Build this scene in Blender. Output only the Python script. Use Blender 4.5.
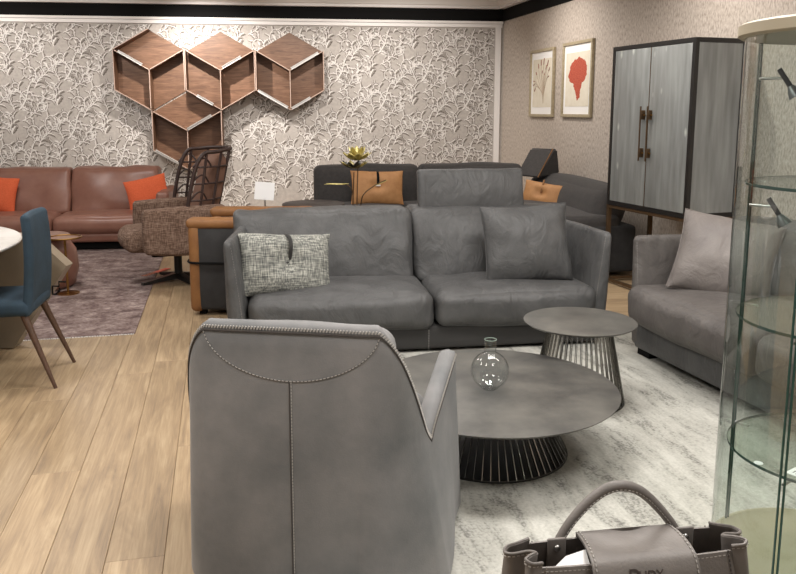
import bpy, bmesh, math, random
from mathutils import Vector, Matrix, noise
R = math.radians; PI = math.pi
sc = bpy.context.scene
for o in list(bpy.data.objects): bpy.data.objects.remove(o)
C = sc.collection

# ------------------------------------------------------------------ camera
HC, FPX, HOR, CY = 1.5, 790.0, 110.0, 240.0
PITCH = math.atan((CY - HOR) / FPX); CP, SP = math.cos(PITCH), math.sin(PITCH)
cam = bpy.data.cameras.new('camera'); co = bpy.data.objects.new('camera', cam); C.objects.link(co)
co.location = (0, 0, HC); co.rotation_euler = (PI/2 - PITCH, 0, 0)
cam.sensor_width = 36; cam.lens = FPX / 796 * 36; cam.shift_y = -(287 - CY) / 796
cam.clip_start = 0.05; cam.clip_end = 100
sc.camera = co

# ------------------------------------------------------------------ light
w = bpy.data.worlds.new('world'); sc.world = w; w.use_nodes = True
w.node_tree.nodes['Background'].inputs[0].default_value = (1.0, 0.97, 0.94, 1)
w.node_tree.nodes['Background'].inputs[1].default_value = 0.27
vs = sc.view_settings; vs.view_transform = 'Standard'; vs.look = 'None'; vs.gamma = 1.0; vs.use_curve_mapping = False
vs.exposure = -0.1
def spot(x, y, e, tx=None, ty=None, tz=0.0, size=95, blend=0.8, rad=0.07, col=(1, 0.93, 0.86), z=2.86):
    l = bpy.data.lights.new('spot_lamp', 'SPOT'); l.energy = e; l.spot_size = R(size); l.spot_blend = blend
    l.shadow_soft_size = rad; l.color = col
    o = bpy.data.objects.new('spot_lamp', l); C.objects.link(o); o.location = (x, y, z)
    d = Vector(((tx if tx is not None else x) - x, (ty if ty is not None else y) - y, tz - z))
    o.rotation_euler = d.to_track_quat('-Z', 'Y').to_euler()
def panel(x, y, e, s=0.6, col=(1, 0.965, 0.93), z=2.90):
    l = bpy.data.lights.new('ceiling_panel_lamp', 'AREA'); l.energy = e; l.size = s; l.color = col
    o = bpy.data.objects.new('ceiling_panel_lamp', l); C.objects.link(o); o.location = (x, y, z)
for x, y, e in ((-3.2, 2.5, 50), (-1.2, 1.4, 52), (1.2, 1.2, 46), (-2.0, 4.6, 38), (0.3, 3.4, 46), (1.2, 3.6, 32), (-0.2, 6.0, 22), (-3.4, 7.2, 40), (0.4, 8.0, 16), (2.3, 3.4, 28)):
    panel(x, y, e)
for x, dy, e, tz in ((-5.4, 1.7, 150, 1.5), (-3.9, 1.7, 60, 1.4), (-2.65, 1.25, 270, 1.5), (-1.2, 1.8, 110, 1.2), (0.0, 1.9, 150, 1.2)):     # wall washers along the papered wall
    spot(x, 11.27 - dy + 0.121 * x, e, x + 0.1, 11.27 + 0.121 * x, tz, size=112, blend=0.9, rad=0.03)
for y in (9.2, 6.4, 3.8):                      # washers along the side wall
    xw = (3.97 - 0.22 * y) / 0.975
    spot(xw - 1.1, y - 0.25, 85, xw, y, 1.5, size=125, blend=1.0, rad=0.04)

# ------------------------------------------------------------------ pixel -> place
def ray(px, py):
    y = -(py - CY) / FPX
    return Vector(((px - 398) / FPX, CP + y * SP, -SP + y * CP))
def onz(px, py, z=0.0):
    d = ray(px, py); t = (z - HC) / d.z
    return Vector((0, 0, HC)) + d * t
def onY(px, py, Y):
    d = ray(px, py); return Vector((0, 0, HC)) + d * (Y / d.y)
def onplane(px, py, n, k):
    d = ray(px, py); t = k / (n[0] * d.x + n[1] * d.y)
    return Vector((0, 0, HC)) + d * t
E1 = Vector((-0.22, 0.9755, 0)); E2 = Vector((0.9755, 0.22, 0)); EROT = math.atan2(0.22, 0.9755)

# ------------------------------------------------------------------ materials
def lin(c):
    return c / 12.92 if c <= 0.04045 else ((c + 0.055) / 1.055) ** 2.4
def col(h):
    h = h.lstrip('#'); return tuple(lin(int(h[i:i+2], 16) / 255) for i in (0, 2, 4)) + (1,)
def newmat(name):
    m = bpy.data.materials.new(name); m.use_nodes = True; nt = m.node_tree
    return m, nt, nt.nodes['Principled BSDF']
def N(nt, t, **kw):
    n = nt.nodes.new(t)
    for k, v in kw.items():
        if k in n.inputs: n.inputs[k].default_value = v
        else: setattr(n, k, v)
    return n
def coords(nt, scale=(1, 1, 1), rot=(0, 0, 0), kind='Object'):
    tc = N(nt, 'ShaderNodeTexCoord'); mp = N(nt, 'ShaderNodeMapping')
    mp.inputs['Scale'].default_value = scale; mp.inputs['Rotation'].default_value = rot
    nt.links.new(tc.outputs[kind], mp.inputs['Vector']); return mp.outputs[0]
def ramp(nt, fac, stops):
    r = N(nt, 'ShaderNodeValToRGB'); e = r.color_ramp.elements
    e[0].position, e[0].color = stops[0]; e[1].position, e[1].color = stops[-1]
    for p, c in stops[1:-1]:
        x = e.new(p); x.color = c
    nt.links.new(fac, r.inputs[0]); return r.outputs[0]
def bump(nt, bsdf, h, strength, dist=0.01):
    b = N(nt, 'ShaderNodeBump'); b.inputs['Strength'].default_value = strength; b.inputs['Distance'].default_value = dist
    nt.links.new(h, b.inputs['Height']); nt.links.new(b.outputs[0], bsdf.inputs['Normal'])
MATS = {}
def mat(name, c1, c2=None, scale=4, rough=0.6, bmp=0.0, bscale=120, metal=0.0, stretch=(1, 1, 1), detail=4, sheen=0.0, lo=0.35, hi=0.65, spec=0.5, coat=0.0, wrk=0.0):
    m, nt, b = newmat(name)
    b.inputs['Roughness'].default_value = rough; b.inputs['Metallic'].default_value = metal
    b.inputs['Specular IOR Level'].default_value = spec
    if sheen: b.inputs['Sheen Weight'].default_value = sheen; b.inputs['Sheen Roughness'].default_value = 0.5
    if coat: b.inputs['Coat Weight'].default_value = coat
    if c2:
        n = N(nt, 'ShaderNodeTexNoise', Scale=scale, Detail=detail, Roughness=0.6)
        nt.links.new(coords(nt, stretch), n.inputs['Vector'])
        nt.links.new(ramp(nt, n.outputs[0], [(lo, col(c1)), (hi, col(c2))]), b.inputs['Base Color'])
    else: b.inputs['Base Color'].default_value = col(c1)
    if bmp:
        n2 = N(nt, 'ShaderNodeTexNoise', Scale=bscale, Detail=3)
        nt.links.new(coords(nt), n2.inputs['Vector']); hgt = n2.outputs[0]
        if wrk:
            n3 = N(nt, 'ShaderNodeTexNoise', Scale=7.0, Detail=3, Distortion=1.6); nt.links.new(coords(nt, (1, 1, 0.6)), n3.inputs['Vector'])
            ma = N(nt, 'ShaderNodeMath', operation='MULTIPLY_ADD'); ma.inputs[1].default_value = wrk*22; nt.links.new(n3.outputs[0], ma.inputs[0]); nt.links.new(n2.outputs[0], ma.inputs[2]); hgt = ma.outputs[0]
        bump(nt, b, hgt, bmp, 0.004)
    MATS[name] = m; return m
mat('nubuck', '#606263', '#878584', 3.2, 0.62, 0.15, 200, sheen=0.15, spec=0.35, detail=7, lo=0.3, hi=0.7)
mat('sofa_leather', '#484848', '#575757', 5, 0.5, 0.4, 160, spec=0.4, wrk=0.45)
mat('pillow_warm', '#696360', '#77716d', 5, 0.5, 0.4, 160, spec=0.4, wrk=0.45)
mat('sofa_leather_warm', '#4f4b49', '#5e5a57', 5, 0.5, 0.4, 160, spec=0.4, wrk=0.45)
mat('sofa_dark', '#343332', None, rough=0.8)
mat('bag_leather', '#6f6a66', '#837d78', 7, 0.5, 0.15, 220, spec=0.4)
mat('bag_inner', '#4b4441', None, rough=0.7)
mat('stitch', '#b0aca6', None, rough=0.8)
mat('stitch_sofa', '#86837f', None, rough=0.8)
mat('stitch_dark', '#46413e', None, rough=0.8)
mat('brown_leather', '#8f6758', '#82594b', 5, 0.40, 0.1, 150, spec=0.5)
mat('brown_piping', '#6b3f33', None, rough=0.5)
mat('black', '#121212', None, rough=0.8, spec=0.15)
mat('black_satin', '#161616', '#1f1e1d', 8, 0.35)
mat('orange_cloth', '#dd6a42', '#d05c36', 90, 0.9, 0.3, 400)
mat('tan_leather', '#95683c', '#7e5530', 8, 0.6, 0.2, 120, lo=0.3, hi=0.7)
mat('tan_pillow', '#bb8a5a', '#ad7c4e', 14, 0.65, 0.2, 150)
mat('charcoal_cloth', '#413e3d', '#383635', 30, 0.9, 0.3, 400, sheen=0.1)
mat('charcoal_panel', '#363637', '#2c2c2d', 12, 0.8, 0.2, 200)
mat('blue_cloth', '#2b3f4e', '#243642', 10, 0.85, 0.3, 400)
mat('leg_walnut', '#5c4334', '#4b3629', 20, 0.5, stretch=(4, 4, 1))
mat('marble', '#eeebe6', '#d9d5cf', 3, 0.15, detail=8, lo=0.45, hi=0.62)
mat('pedestal', '#8f8270', '#857866', 3, 0.35, spec=0.5)
mat('steel', '#b9b9b6', None, rough=0.28, metal=1.0)
mat('spoke_steel', '#b4b2ae', None, rough=0.25, metal=1.0)
mat('spoke_dark', '#4a4846', None, rough=0.35, metal=1.0)
mat('brass', '#a8834e', None, rough=0.3, metal=1.0)
mat('bronze', '#5f4c38', '#6d5842', 9, 0.4, metal=0.7)
mat('gold_leaf', '#d9cc8c', '#b3a35c', 25, 0.4, metal=0.45)
mat('white_paint', '#ece9e7', None, rough=0.5)
mat('ceiling_paint', '#f2f0ee', None, rough=0.8)
mat('card_white', '#fbfbfb', None, rough=0.6)
mat('rattan', '#3a2620', '#2c1c17', 30, 0.5)
mat('ceramic', '#3f3e3c', '#696761', 4.5, 0.42, 0.04, 60, detail=10, lo=0.3, hi=0.74)
mat('ceramic_edge', '#2c2a28', None, rough=0.5)
mat('cap_beige', '#a59a84', None, rough=0.5)
mat('base_beige', '#a39b80', None, rough=0.45)
mat('frame_wood', '#b5a88c', '#a3957a', 30, 0.5, stretch=(1, 1, 1))
mat('mat_board', '#fbfaf8', None, rough=0.8)
mat('paper', '#ebe4d4', '#e4dcc9', 12, 0.8)
mat('coral_red', '#c4614b', '#b04b38', 60, 0.8, lo=0.4, hi=0.6)
mat('coral_dark', '#8e4a3c', None, rough=0.8)
mat('coral_grey', '#b3a08c', None, rough=0.8)
mat('dark_table', '#4a4542', '#403b39', 8, 0.5)
mat('lamp_grey', '#7d7f80', None, rough=0.35, metal=0.6)
mat('print_dark', '#5e564f', '#706861', 40, 0.7)
mat('print_mid', '#8d8680', '#9b948e', 40, 0.7)
mat('print_light', '#e8e5e2', '#d6d2ce', 40, 0.55)
mat('plinth_paint', '#d8d4cd', None, rough=0.6)

def tweed(name, ca, cb, cc, sc_=260, rough=0.95):
    m, nt, b = newmat(name); b.inputs['Roughness'].default_value = rough; b.inputs['Specular IOR Level'].default_value = 0.2
    v1 = coords(nt, (1, 1, 0.12)); v2 = coords(nt, (0.12, 0.12, 1))
    n1 = N(nt, 'ShaderNodeTexNoise', Scale=sc_, Detail=2); n2 = N(nt, 'ShaderNodeTexNoise', Scale=sc_, Detail=2)
    nt.links.new(v1, n1.inputs['Vector']); nt.links.new(v2, n2.inputs['Vector'])
    a = N(nt, 'ShaderNodeMath', operation='ADD'); nt.links.new(n1.outputs[0], a.inputs[0]); nt.links.new(n2.outputs[0], a.inputs[1])
    h = N(nt, 'ShaderNodeMath', operation='MULTIPLY'); h.inputs[1].default_value = 0.5; nt.links.new(a.outputs[0], h.inputs[0])
    nt.links.new(ramp(nt, h.outputs[0], [(0.36, col(ca)), (0.5, col(cb)), (0.64, col(cc))]), b.inputs['Base Color'])
    bump(nt, b, h.outputs[0], 0.5, 0.003); MATS[name] = m
tweed('tweed_brown', '#4f3e34', '#725c4f', '#937e70', 170)
tweed('tweed_grey', '#4f5151', '#84857f', '#b7b7ae', 130)

def wood(name, dark, mid, light, per_object=True, sx=1.0, rough=0.5, rings=1.0):
    m, nt, b = newmat(name); b.inputs['Roughness'].default_value = rough
    tc = N(nt, 'ShaderNodeTexCoord'); oi = N(nt, 'ShaderNodeObjectInfo')
    sh = N(nt, 'ShaderNodeVectorMath', operation='SCALE'); sh.inputs[0].default_value = (13, 7, 5)
    nt.links.new(oi.outputs['Random'], sh.inputs['Scale'])
    ad = N(nt, 'ShaderNodeVectorMath', operation='ADD'); nt.links.new(tc.outputs['Object'], ad.inputs[0]); nt.links.new(sh.outputs[0], ad.inputs[1])
    mp = N(nt, 'ShaderNodeMapping'); mp.inputs['Scale'].default_value = (0.8 * sx, 7 * sx, 7 * sx); nt.links.new(ad.outputs[0], mp.inputs[0])
    n1 = N(nt, 'ShaderNodeTexNoise', Scale=2.2, Detail=6, Roughness=0.65, Distortion=0.9); nt.links.new(mp.outputs[0], n1.inputs['Vector'])
    mp2 = N(nt, 'ShaderNodeMapping'); mp2.inputs['Scale'].default_value = (1.6 * sx, 45 * sx, 45 * sx); nt.links.new(ad.outputs[0], mp2.inputs[0])
    n2 = N(nt, 'ShaderNodeTexNoise', Scale=2.5, Detail=3, Roughness=0.6); nt.links.new(mp2.outputs[0], n2.inputs['Vector'])
    mx = N(nt, 'ShaderNodeMath', operation='MULTIPLY_ADD'); mx.inputs[1].default_value = 0.35; nt.links.new(n2.outputs[0], mx.inputs[0])
    m2 = N(nt, 'ShaderNodeMath', operation='MULTIPLY'); m2.inputs[1].default_value = 0.65; nt.links.new(n1.outputs[0], m2.inputs[0]); nt.links.new(m2.outputs[0], mx.inputs[2])
    c = ramp(nt, mx.outputs[0], [(0.34, col(dark)), (0.5, col(mid)), (0.66, col(light))])
    if per_object:
        hs = N(nt, 'ShaderNodeHueSaturation'); mr = N(nt, 'ShaderNodeMapRange')
        mr.inputs['To Min'].default_value = 0.90; mr.inputs['To Max'].default_value = 1.10
        nt.links.new(oi.outputs['Random'], mr.inputs['Value']); nt.links.new(mr.outputs[0], hs.inputs['Value']); nt.links.new(c, hs.inputs['Color']); c = hs.outputs[0]
    nt.links.new(c, b.inputs['Base Color']); bump(nt, b, n2.outputs[0], 0.08, 0.003); MATS[name] = m
wood('oak_floor', '#86725b', '#a28b6d', '#b8a283', rough=0.45)
wood('walnut', '#543a2b', '#73543f', '#8d6a54', sx=2.2, rough=0.5)

def rug_mat(name, stops, s, st, fine=90, rot=0):
    m, nt, b = newmat(name); b.inputs['Roughness'].default_value = 1.0; b.inputs['Specular IOR Level'].default_value = 0.1
    n1 = N(nt, 'ShaderNodeTexNoise', Scale=s, Detail=8, Roughness=0.72, Distortion=0.3); nt.links.new(coords(nt, st), n1.inputs['Vector'])
    n2 = N(nt, 'ShaderNodeTexNoise', Scale=fine, Detail=3); nt.links.new(coords(nt), n2.inputs['Vector'])
    mx = N(nt, 'ShaderNodeMath', operation='MULTIPLY_ADD'); mx.inputs[1].default_value = 0.27; nt.links.new(n2.outputs[0], mx.inputs[0])
    m2 = N(nt, 'ShaderNodeMath', operation='MULTIPLY'); m2.inputs[1].default_value = 0.78; nt.links.new(n1.outputs[0], m2.inputs[0]); nt.links.new(m2.outputs[0], mx.inputs[2])
    nt.links.new(ramp(nt, mx.outputs[0], stops), b.inputs['Base Color']); bump(nt, b, n2.outputs[0], 0.4, 0.004); MATS[name] = m
rug_mat('rug_grey', [(0.36, col('#605f5b')), (0.42, col('#86857f')), (0.50, col('#b2b1a9')), (0.64, col('#c9c8c0'))], 2.6, (3.2, 0.8, 1))
rug_mat('rug_brown', [(0.32, col('#4d3f3d')), (0.46, col('#6d5c59')), (0.58, col('#8f7f7a')), (0.70, col('#b3a59e'))], 5, (1.3, 1.5, 1), 45)

def wall_mat(name, stops, s, st, bstr=0.2, fine=60):
    m, nt, b = newmat(name); b.inputs['Roughness'].default_value = 0.75
    n1 = N(nt, 'ShaderNodeTexNoise', Scale=s, Detail=3, Roughness=0.6); nt.links.new(coords(nt, st), n1.inputs['Vector'])
    nt.links.new(ramp(nt, n1.outputs[0], stops), b.inputs['Base Color']); bump(nt, b, n1.outputs[0], bstr, 0.004); MATS[name] = m
wall_mat('paper_scroll', [(0.35, col('#aaa49f')), (0.65, col('#bab4ae'))], 25, (1, 1, 1), 0.1)
wall_mat('paper_mottled', [(0.36, col('#a3978c')), (0.5, col('#c0b5aa')), (0.62, col('#cdc4ba'))], 42, (1.5, 1.5, 0.6), 0.2)
# shagreen: soft vertical bands and pale pores
m, nt, b = newmat('shagreen'); b.inputs['Roughness'].default_value = 0.35
n1 = N(nt, 'ShaderNodeTexNoise', Scale=6, Detail=4); nt.links.new(coords(nt, (3.0, 3.0, 0.35)), n1.inputs['Vector'])
vo = N(nt, 'ShaderNodeTexVoronoi', Scale=7.0); vo.inputs['Randomness'].default_value = 0.35; nt.links.new(coords(nt, (1, 1, 0.45)), vo.inputs['Vector'])
base = ramp(nt, n1.outputs[0], [(0.3, col('#747775')), (0.5, col('#838685')), (0.7, col('#919593'))])
pore = ramp(nt, vo.outputs['Distance'], [(0.0, (1, 1, 1, 1)), (0.13, (0, 0, 0, 1))])
mx = N(nt, 'ShaderNodeMix', data_type='RGBA'); nt.links.new(pore, mx.inputs[0]); nt.links.new(base, mx.inputs[6]); mx.inputs[7].default_value = col('#c4c8c2')
nt.links.new(mx.outputs[2], b.inputs['Base Color']); MATS['shagreen'] = m
# thin glass pane
def thin_glass(name, tint, ior=1.5):
    m = bpy.data.materials.new(name); m.use_nodes = True; nt = m.node_tree; nt.nodes.clear()
    out = N(nt, 'ShaderNodeOutputMaterial'); mi = N(nt, 'ShaderNodeMixShader'); tr = N(nt, 'ShaderNodeBsdfTransparent'); gl = N(nt, 'ShaderNodeBsdfGlossy'); lw = N(nt, 'ShaderNodeLayerWeight'); lw.inputs[0].default_value = 0.5
    pw = N(nt, 'ShaderNodeMath', operation='POWER'); pw.inputs[1].default_value = 4.0; nt.links.new(lw.outputs['Facing'], pw.inputs[0])
    fr = N(nt, 'ShaderNodeMapRange'); fr.inputs['To Min'].default_value = ((ior-1)/(ior+1))**2*1.8; fr.inputs['To Max'].default_value = 0.85; nt.links.new(pw.outputs[0], fr.inputs['Value'])
    tr.inputs[0].default_value = tint; gl.inputs['Roughness'].default_value = 0.02
    nt.links.new(fr.outputs[0], mi.inputs[0]); nt.links.new(tr.outputs[0], mi.inputs[1]); nt.links.new(gl.outputs[0], mi.inputs[2]); nt.links.new(mi.outputs[0], out.inputs[0]); MATS[name] = m
thin_glass('glass_pane', (0.85, 0.90, 0.875, 1), 1.75); thin_glass('glass_shelf', (0.86, 0.92, 0.88, 1)); thin_glass('vase_glass', (0.97, 0.98, 0.98, 1), 1.35)
mat('glass_edge', '#2f4a42', None, rough=0.15)
mat('glass_edge_pale', '#8fa096', None, rough=0.2)

# ------------------------------------------------------------------ mesh helpers
class MB:
    def __init__(s): s.v = []; s.f = []
    def add(s, v, f, M=None):
        b = len(s.v); s.v += [tuple(M @ Vector(p)) if M else tuple(p) for p in v]; s.f += [tuple(i + b for i in q) for q in f]; return s
    def box(s, c, d, M=None):
        x, y, z = c; a, b_, e = d[0]/2, d[1]/2, d[2]/2
        v = [(x+i*a, y+j*b_, z+k*e) for i in (-1, 1) for j in (-1, 1) for k in (-1, 1)]
        return s.add(v, [(0, 1, 3, 2), (4, 6, 7, 5), (0, 4, 5, 1), (2, 3, 7, 6), (0, 2, 6, 4), (1, 5, 7, 3)], M)
    def soft(s, c, d, r, bulge=(0, 0, 0), m=6, k=3, fn=None, wr=0.0, ws=4.0, seed=0, M=None):
        """rounded box with bulging faces"""
        h = [q/2 for q in d]; r = min(r, min(h) * 0.999)
        def ts(a):
            o = [-a + r * (1 - math.cos(i/k*PI/2)) for i in range(k)] if r > 0 else []
            o += [-a + r + (2*a - 2*r) * i/m for i in range(m + 1)]
            o += [a - r * (1 - math.cos(i/k*PI/2)) for i in range(k - 1, -1, -1)]
            return o
        T = [ts(a) for a in h]; idx = {}; V = []; F = []
        def vid(p):
            key = tuple(round(q, 5) for q in p)
            if key in idx: return idx[key]
            q = Vector(p); inn = Vector([max(-h[i] + r, min(h[i] - r, q[i])) for i in range(3)]); dd = q - inn
            o = inn + dd.normalized() * r if dd.length > 1e-9 else q.copy()
            u = [q[i] / h[i] for i in range(3)]
            for i in range(3):
                j, l = (i+1) % 3, (i+2) % 3
                o[i] += bulge[i] * u[i] * abs(u[i]) * (1 - u[j]**2) * (1 - u[l]**2)
            if wr:
                nv = noise.noise_vector(Vector((o.x*ws + seed*7.3, o.y*ws - seed*3.1, o.z*ws + seed)))
                o += nv * wr
            if fn: o = Vector(fn(o))
            idx[key] = len(V); V.append((o.x + c[0], o.y + c[1], o.z + c[2])); return idx[key]
        for ax in range(3):
            A, B = (ax+1) % 3, (ax+2) % 3
            for sgn in (-1, 1):
                for i in range(len(T[A]) - 1):
                    for j in range(len(T[B]) - 1):
                        qd = []
                        for (a, b_) in ((i, j), (i+1, j), (i+1, j+1), (i, j+1)):
                            p = [0, 0, 0]; p[ax] = sgn*h[ax]; p[A] = T[A][a]; p[B] = T[B][b_]; qd.append(vid(p))
                        if sgn < 0: qd.reverse()
                        if len(set(qd)) >= 3:
                            F.append(tuple(dict.fromkeys(qd)))
        return s.add(V, F, M)
    def tube(s, pts, r, n=8, closed=False, M=None):
        pts = [Vector(p) for p in pts]; L = len(pts); V = []; F = []; up = None
        for i, p in enumerate(pts):
            a = pts[(i-1) % L] if (closed or i > 0) else p; b_ = pts[(i+1) % L] if (closed or i < L-1) else p
            t = (b_ - a).normalized()
            if up is None: up = Vector((0, 0, 1)) if abs(t.z) < 0.9 else Vector((1, 0, 0))
            sd = t.cross(up).normalized(); up = sd.cross(t).normalized()
            rr = r(i/(L-1)) if callable(r) else r
            for k in range(n):
                a_ = 2*PI*k/n; V.append(p + (sd*math.cos(a_) + up*math.sin(a_)) * rr)
        for i in range(L if closed else L-1):
            for k in range(n):
                j = (i+1) % L; F.append((i*n+k, i*n+(k+1) % n, j*n+(k+1) % n, j*n+k))
        if not closed: F.append(tuple(range(n))[::-1]); F.append(tuple(range((L-1)*n, L*n)))
        return s.add(V, F, M)
    def lathe(s, prof, n=40, c=(0, 0, 0), cap=True, M=None):
        V = []; F = []; L = len(prof)
        for (r, z) in prof:
            for k in range(n): V.append((c[0] + r*math.cos(2*PI*k/n), c[1] + r*math.sin(2*PI*k/n), c[2] + z))
        for i in range(L-1):
            for k in range(n): F.append((i*n+k, i*n+(k+1) % n, (i+1)*n+(k+1) % n, (i+1)*n+k))
        if cap: F.append(tuple(range(n))[::-1]); F.append(tuple(range((L-1)*n, L*n)))
        return s.add(V, F, M)
    def prism(s, poly, a, b_, axis=1, M=None):
        """polygon in the two other axes, extruded from a to b along axis"""
        def mk(p, t):
            return {0: (t, p[0], p[1]), 1: (p[0], t, p[1]), 2: (p[0], p[1], t)}[axis]
        n = len(poly); V = [mk(p, a) for p in poly] + [mk(p, b_) for p in poly]
        F = [tuple(range(n)), tuple(range(n, 2*n))[::-1]] + [(i, i+n, (i+1) % n + n, (i+1) % n) for i in range(n)]
        return s.add(V, F, M)
    def pillow(s, w, h, t, n=18, pinch=0.05, wr=0.006, ws=7, seed=0, fn=None, M=None, pw=2.6, ex=0.55):
        """scatter cushion in XZ, thick along Y"""
        V = []; F = []; id_ = {}
        for sd in (-1, 1):
            for i in range(n+1):
                for j in range(n+1):
                    u, v = math.sin((i/n*2-1)*PI/2), math.sin((j/n*2-1)*PI/2)
                    e = i in (0, n) or j in (0, n)
                    key = (0 if e else sd, i, j)
                    if key in id_: continue
                    x = w/2*u*(1 - pinch*(1-v*v)); z = h/2*v*(1 - pinch*(1-u*u))
                    y = 0 if e else sd*t/2*((1-abs(u)**pw)*(1-abs(v)**pw))**ex
                    p = Vector((x, y, z))
                    if not e: p += noise.noise_vector(Vector((x*ws+seed, sd*3+seed, z*ws))) * wr
                    if fn: p = Vector(fn(p, u, v, sd, e))
                    id_[key] = len(V); V.append(tuple(p))
        g = lambda sd, i, j: id_[(0 if (i in (0, n) or j in (0, n)) else sd, i, j)]
        for sd in (-1, 1):
            for i in range(n):
                for j in range(n):
                    q = (g(sd, i, j), g(sd, i+1, j), g(sd, i+1, j+1), g(sd, i, j+1))
                    F.append(q if sd < 0 else q[::-1])
        return s.add(V, F, M)
    def mesh(s, name, m, smooth=40):
        me = bpy.data.meshes.new(name); me.from_pydata(s.v, [], s.f); me.validate()
        bm = bmesh.new(); bm.from_mesh(me); bmesh.ops.recalc_face_normals(bm, faces=bm.faces); bm.to_mesh(me); bm.free()
        me.materials.append(MATS[m] if isinstance(m, str) else m)
        if smooth:
            me.polygons.foreach_set('use_smooth', [True]*len(me.polygons)); me.set_sharp_from_angle(angle=R(smooth))
        me.update(); return me
    def build(s, name, m, parent=None, smooth=40):
        o = bpy.data.objects.new(name, s.mesh(name, m, smooth)); C.objects.link(o)
        if parent is not None: o.parent = parent
        return o
def tag(o, label=None, cat=None, group=None, kind=None):
    if label: o['label'] = label
    if cat: o['category'] = cat
    if group: o['group'] = group
    if kind: o['kind'] = kind
    return o
def thing(name, label, cat, loc=(0, 0, 0), rz=0.0, group=None):
    o = bpy.data.objects.new(name, None); C.objects.link(o); o.empty_display_size = 0.1
    o.location = loc; o.rotation_euler = (0, 0, rz); return tag(o, label, cat, group)
def inst(name, me, parent, loc=(0, 0, 0), rot=(0, 0, 0)):
    o = bpy.data.objects.new(name, me); C.objects.link(o); o.parent = parent; o.location = loc; o.rotation_euler = rot; return o
def TM(loc, rot=(0, 0, 0)):
    from mathutils import Euler
    return Matrix.Translation(loc) @ Euler(rot).to_matrix().to_4x4()
def lerp(a, b, t): return a + (b - a) * t
def cr(pts, n=8):
    """Catmull-Rom through points"""
    P = [Vector(p) for p in pts]; o = []
    for i in range(len(P)-1):
        p0, p1, p2, p3 = P[max(i-1, 0)], P[i], P[i+1], P[min(i+2, len(P)-1)]
        for k in range(n):
            t = k/n; o.append(0.5*((2*p1) + (p2-p0)*t + (2*p0-5*p1+4*p2-p3)*t*t + (3*p1-p0-3*p2+p3)*t**3))
    o.append(P[-1]); return o
def dashes(pts, dl, gap, w, h, mb=None, across=None):
    """stitches along a polyline: little bars of length dl every dl+gap"""
    mb = mb or MB(); pts = [Vector(p) for p in pts]; acc = 0.0; step = dl + gap; nxt = 0.0
    for a, b_ in zip(pts, pts[1:]):
        L = (b_-a).length
        if L < 1e-9: continue
        t = (b_-a)/L
        while nxt <= acc + L:
            p = a + t*(nxt-acc); dirv = t if across is None else (t*0.45 + across).normalized()
            q = dirv.to_track_quat('X', 'Z').to_matrix().to_4x4()
            mb.box((0, 0, 0), (dl, w, h), Matrix.Translation(p) @ q); nxt += step
        acc += L
    return mb

# ------------------------------------------------------------------ the room
WN = (0.9755, 0.22); WD = 3.97                         # side wall: n.p = WD, runs along the planks
CX, CYW = 1.49, 11.45; BA = R(6.9)                      # corner, direction of the papered wall
def struct(o): o['kind'] = 'structure'; return o
fl = struct(MB().box((0, 0, -0.06), (11.4, 15.0, 0.08)).build('floor', 'oak_floor', None, 0))
fl.rotation_euler = (0, 0, EROT); fl.location = E1*4.6 - E2*1.45
random.seed(4)
PW = 0.1935; cols = range(-22, 15); pm = {}
def plank_mesh(L):
    if L not in pm:
        mb = MB(); g = 0.0006; c = 0.0014; a, b_ = L/2-g, PW/2-g
        mb.v = [(x*(a-i*c), y*(b_-i*c), z) for (i, z) in ((0, -0.02), (0, -c), (1, 0.0)) for (x, y) in ((-1, -1), (1, -1), (1, 1), (-1, 1))]
        mb.f = [(4*k+i, 4*k+(i+1) % 4, 4*k+4+(i+1) % 4, 4*k+4+i) for k in (0, 1) for i in range(4)] + [(8, 9, 10, 11)]
        pm[L] = mb.mesh('plank', 'oak_floor', 0)
    return pm[L]
fixed = {-1: 2.60, -2: 4.6, -3: 3.35, -4: 4.25}
for k in cols:
    e2 = -0.23 + PW*(k + 0.5); s = fixed.get(k, random.uniform(2.2, 4.2)) - 4.4
    while s < 10.6:
        L = 2.2; a0, a1 = s, s + L; s += L
        if a1 < 0.6: continue
        p = E2*e2 + E1*((a0+a1)/2)
        # local frame of floor object
        q = p - fl.location; lx, ly = q.dot(E2), q.dot(E1)
        inst('plank', plank_mesh(L), fl, (lx, ly, 0), (0, 0, PI/2 + (PI if random.random() < 0.5 else 0)))
# papered wall
wb = struct(MB().box((-4.3, 0.06, 1.5), (9.6, 0.12, 3.1)).build('wall_back', 'paper_scroll', None, 0))
wb.location = (CX, CYW, 0); wb.rotation_euler = (0, 0, BA)
wr = struct(MB().box((-5.9, 0.06, 1.5), (10.2, 0.12, 3.1)).build('wall_right', 'paper_mottled', None, 0))
# local -y faces the room (-n): local x along E1
wr.location = (WN[0]*WD + E1.x*8.0, WN[1]*WD + E1.y*8.0, 0); wr.rotation_euler = (0, 0, EROT - PI/2)
wr.data.transform(Matrix.Translation((8.1, 0, 0)))
ZB0, ZB1 = 2.725, 2.885
def along_back(x0, x1, y0, y1, z0, z1, name, m):
    o = struct(MB().box(((x0+x1)/2, (y0+y1)/2, (z0+z1)/2), (x1-x0, y1-y0, z1-z0)).build(name, m, None, 0)); o.location = wb.location; o.rotation_euler = wb.rotation_euler; return o
def along_right(x0, x1, y0, y1, z0, z1, name, m):
    o = struct(MB().box(((x0+x1)/2, (y0+y1)/2, (z0+z1)/2), (x1-x0, y1-y0, z1-z0)).build(name, m, None, 0)); o.location = wr.location; o.rotation_euler = wr.rotation_euler; return o
along_back(-9, -0.01, -0.03, 0, ZB0, ZB1, 'trim_1', 'black')
along_right(-2.83, 7, -0.03, 0, ZB0, ZB1, 'trim_2', 'black')
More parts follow.
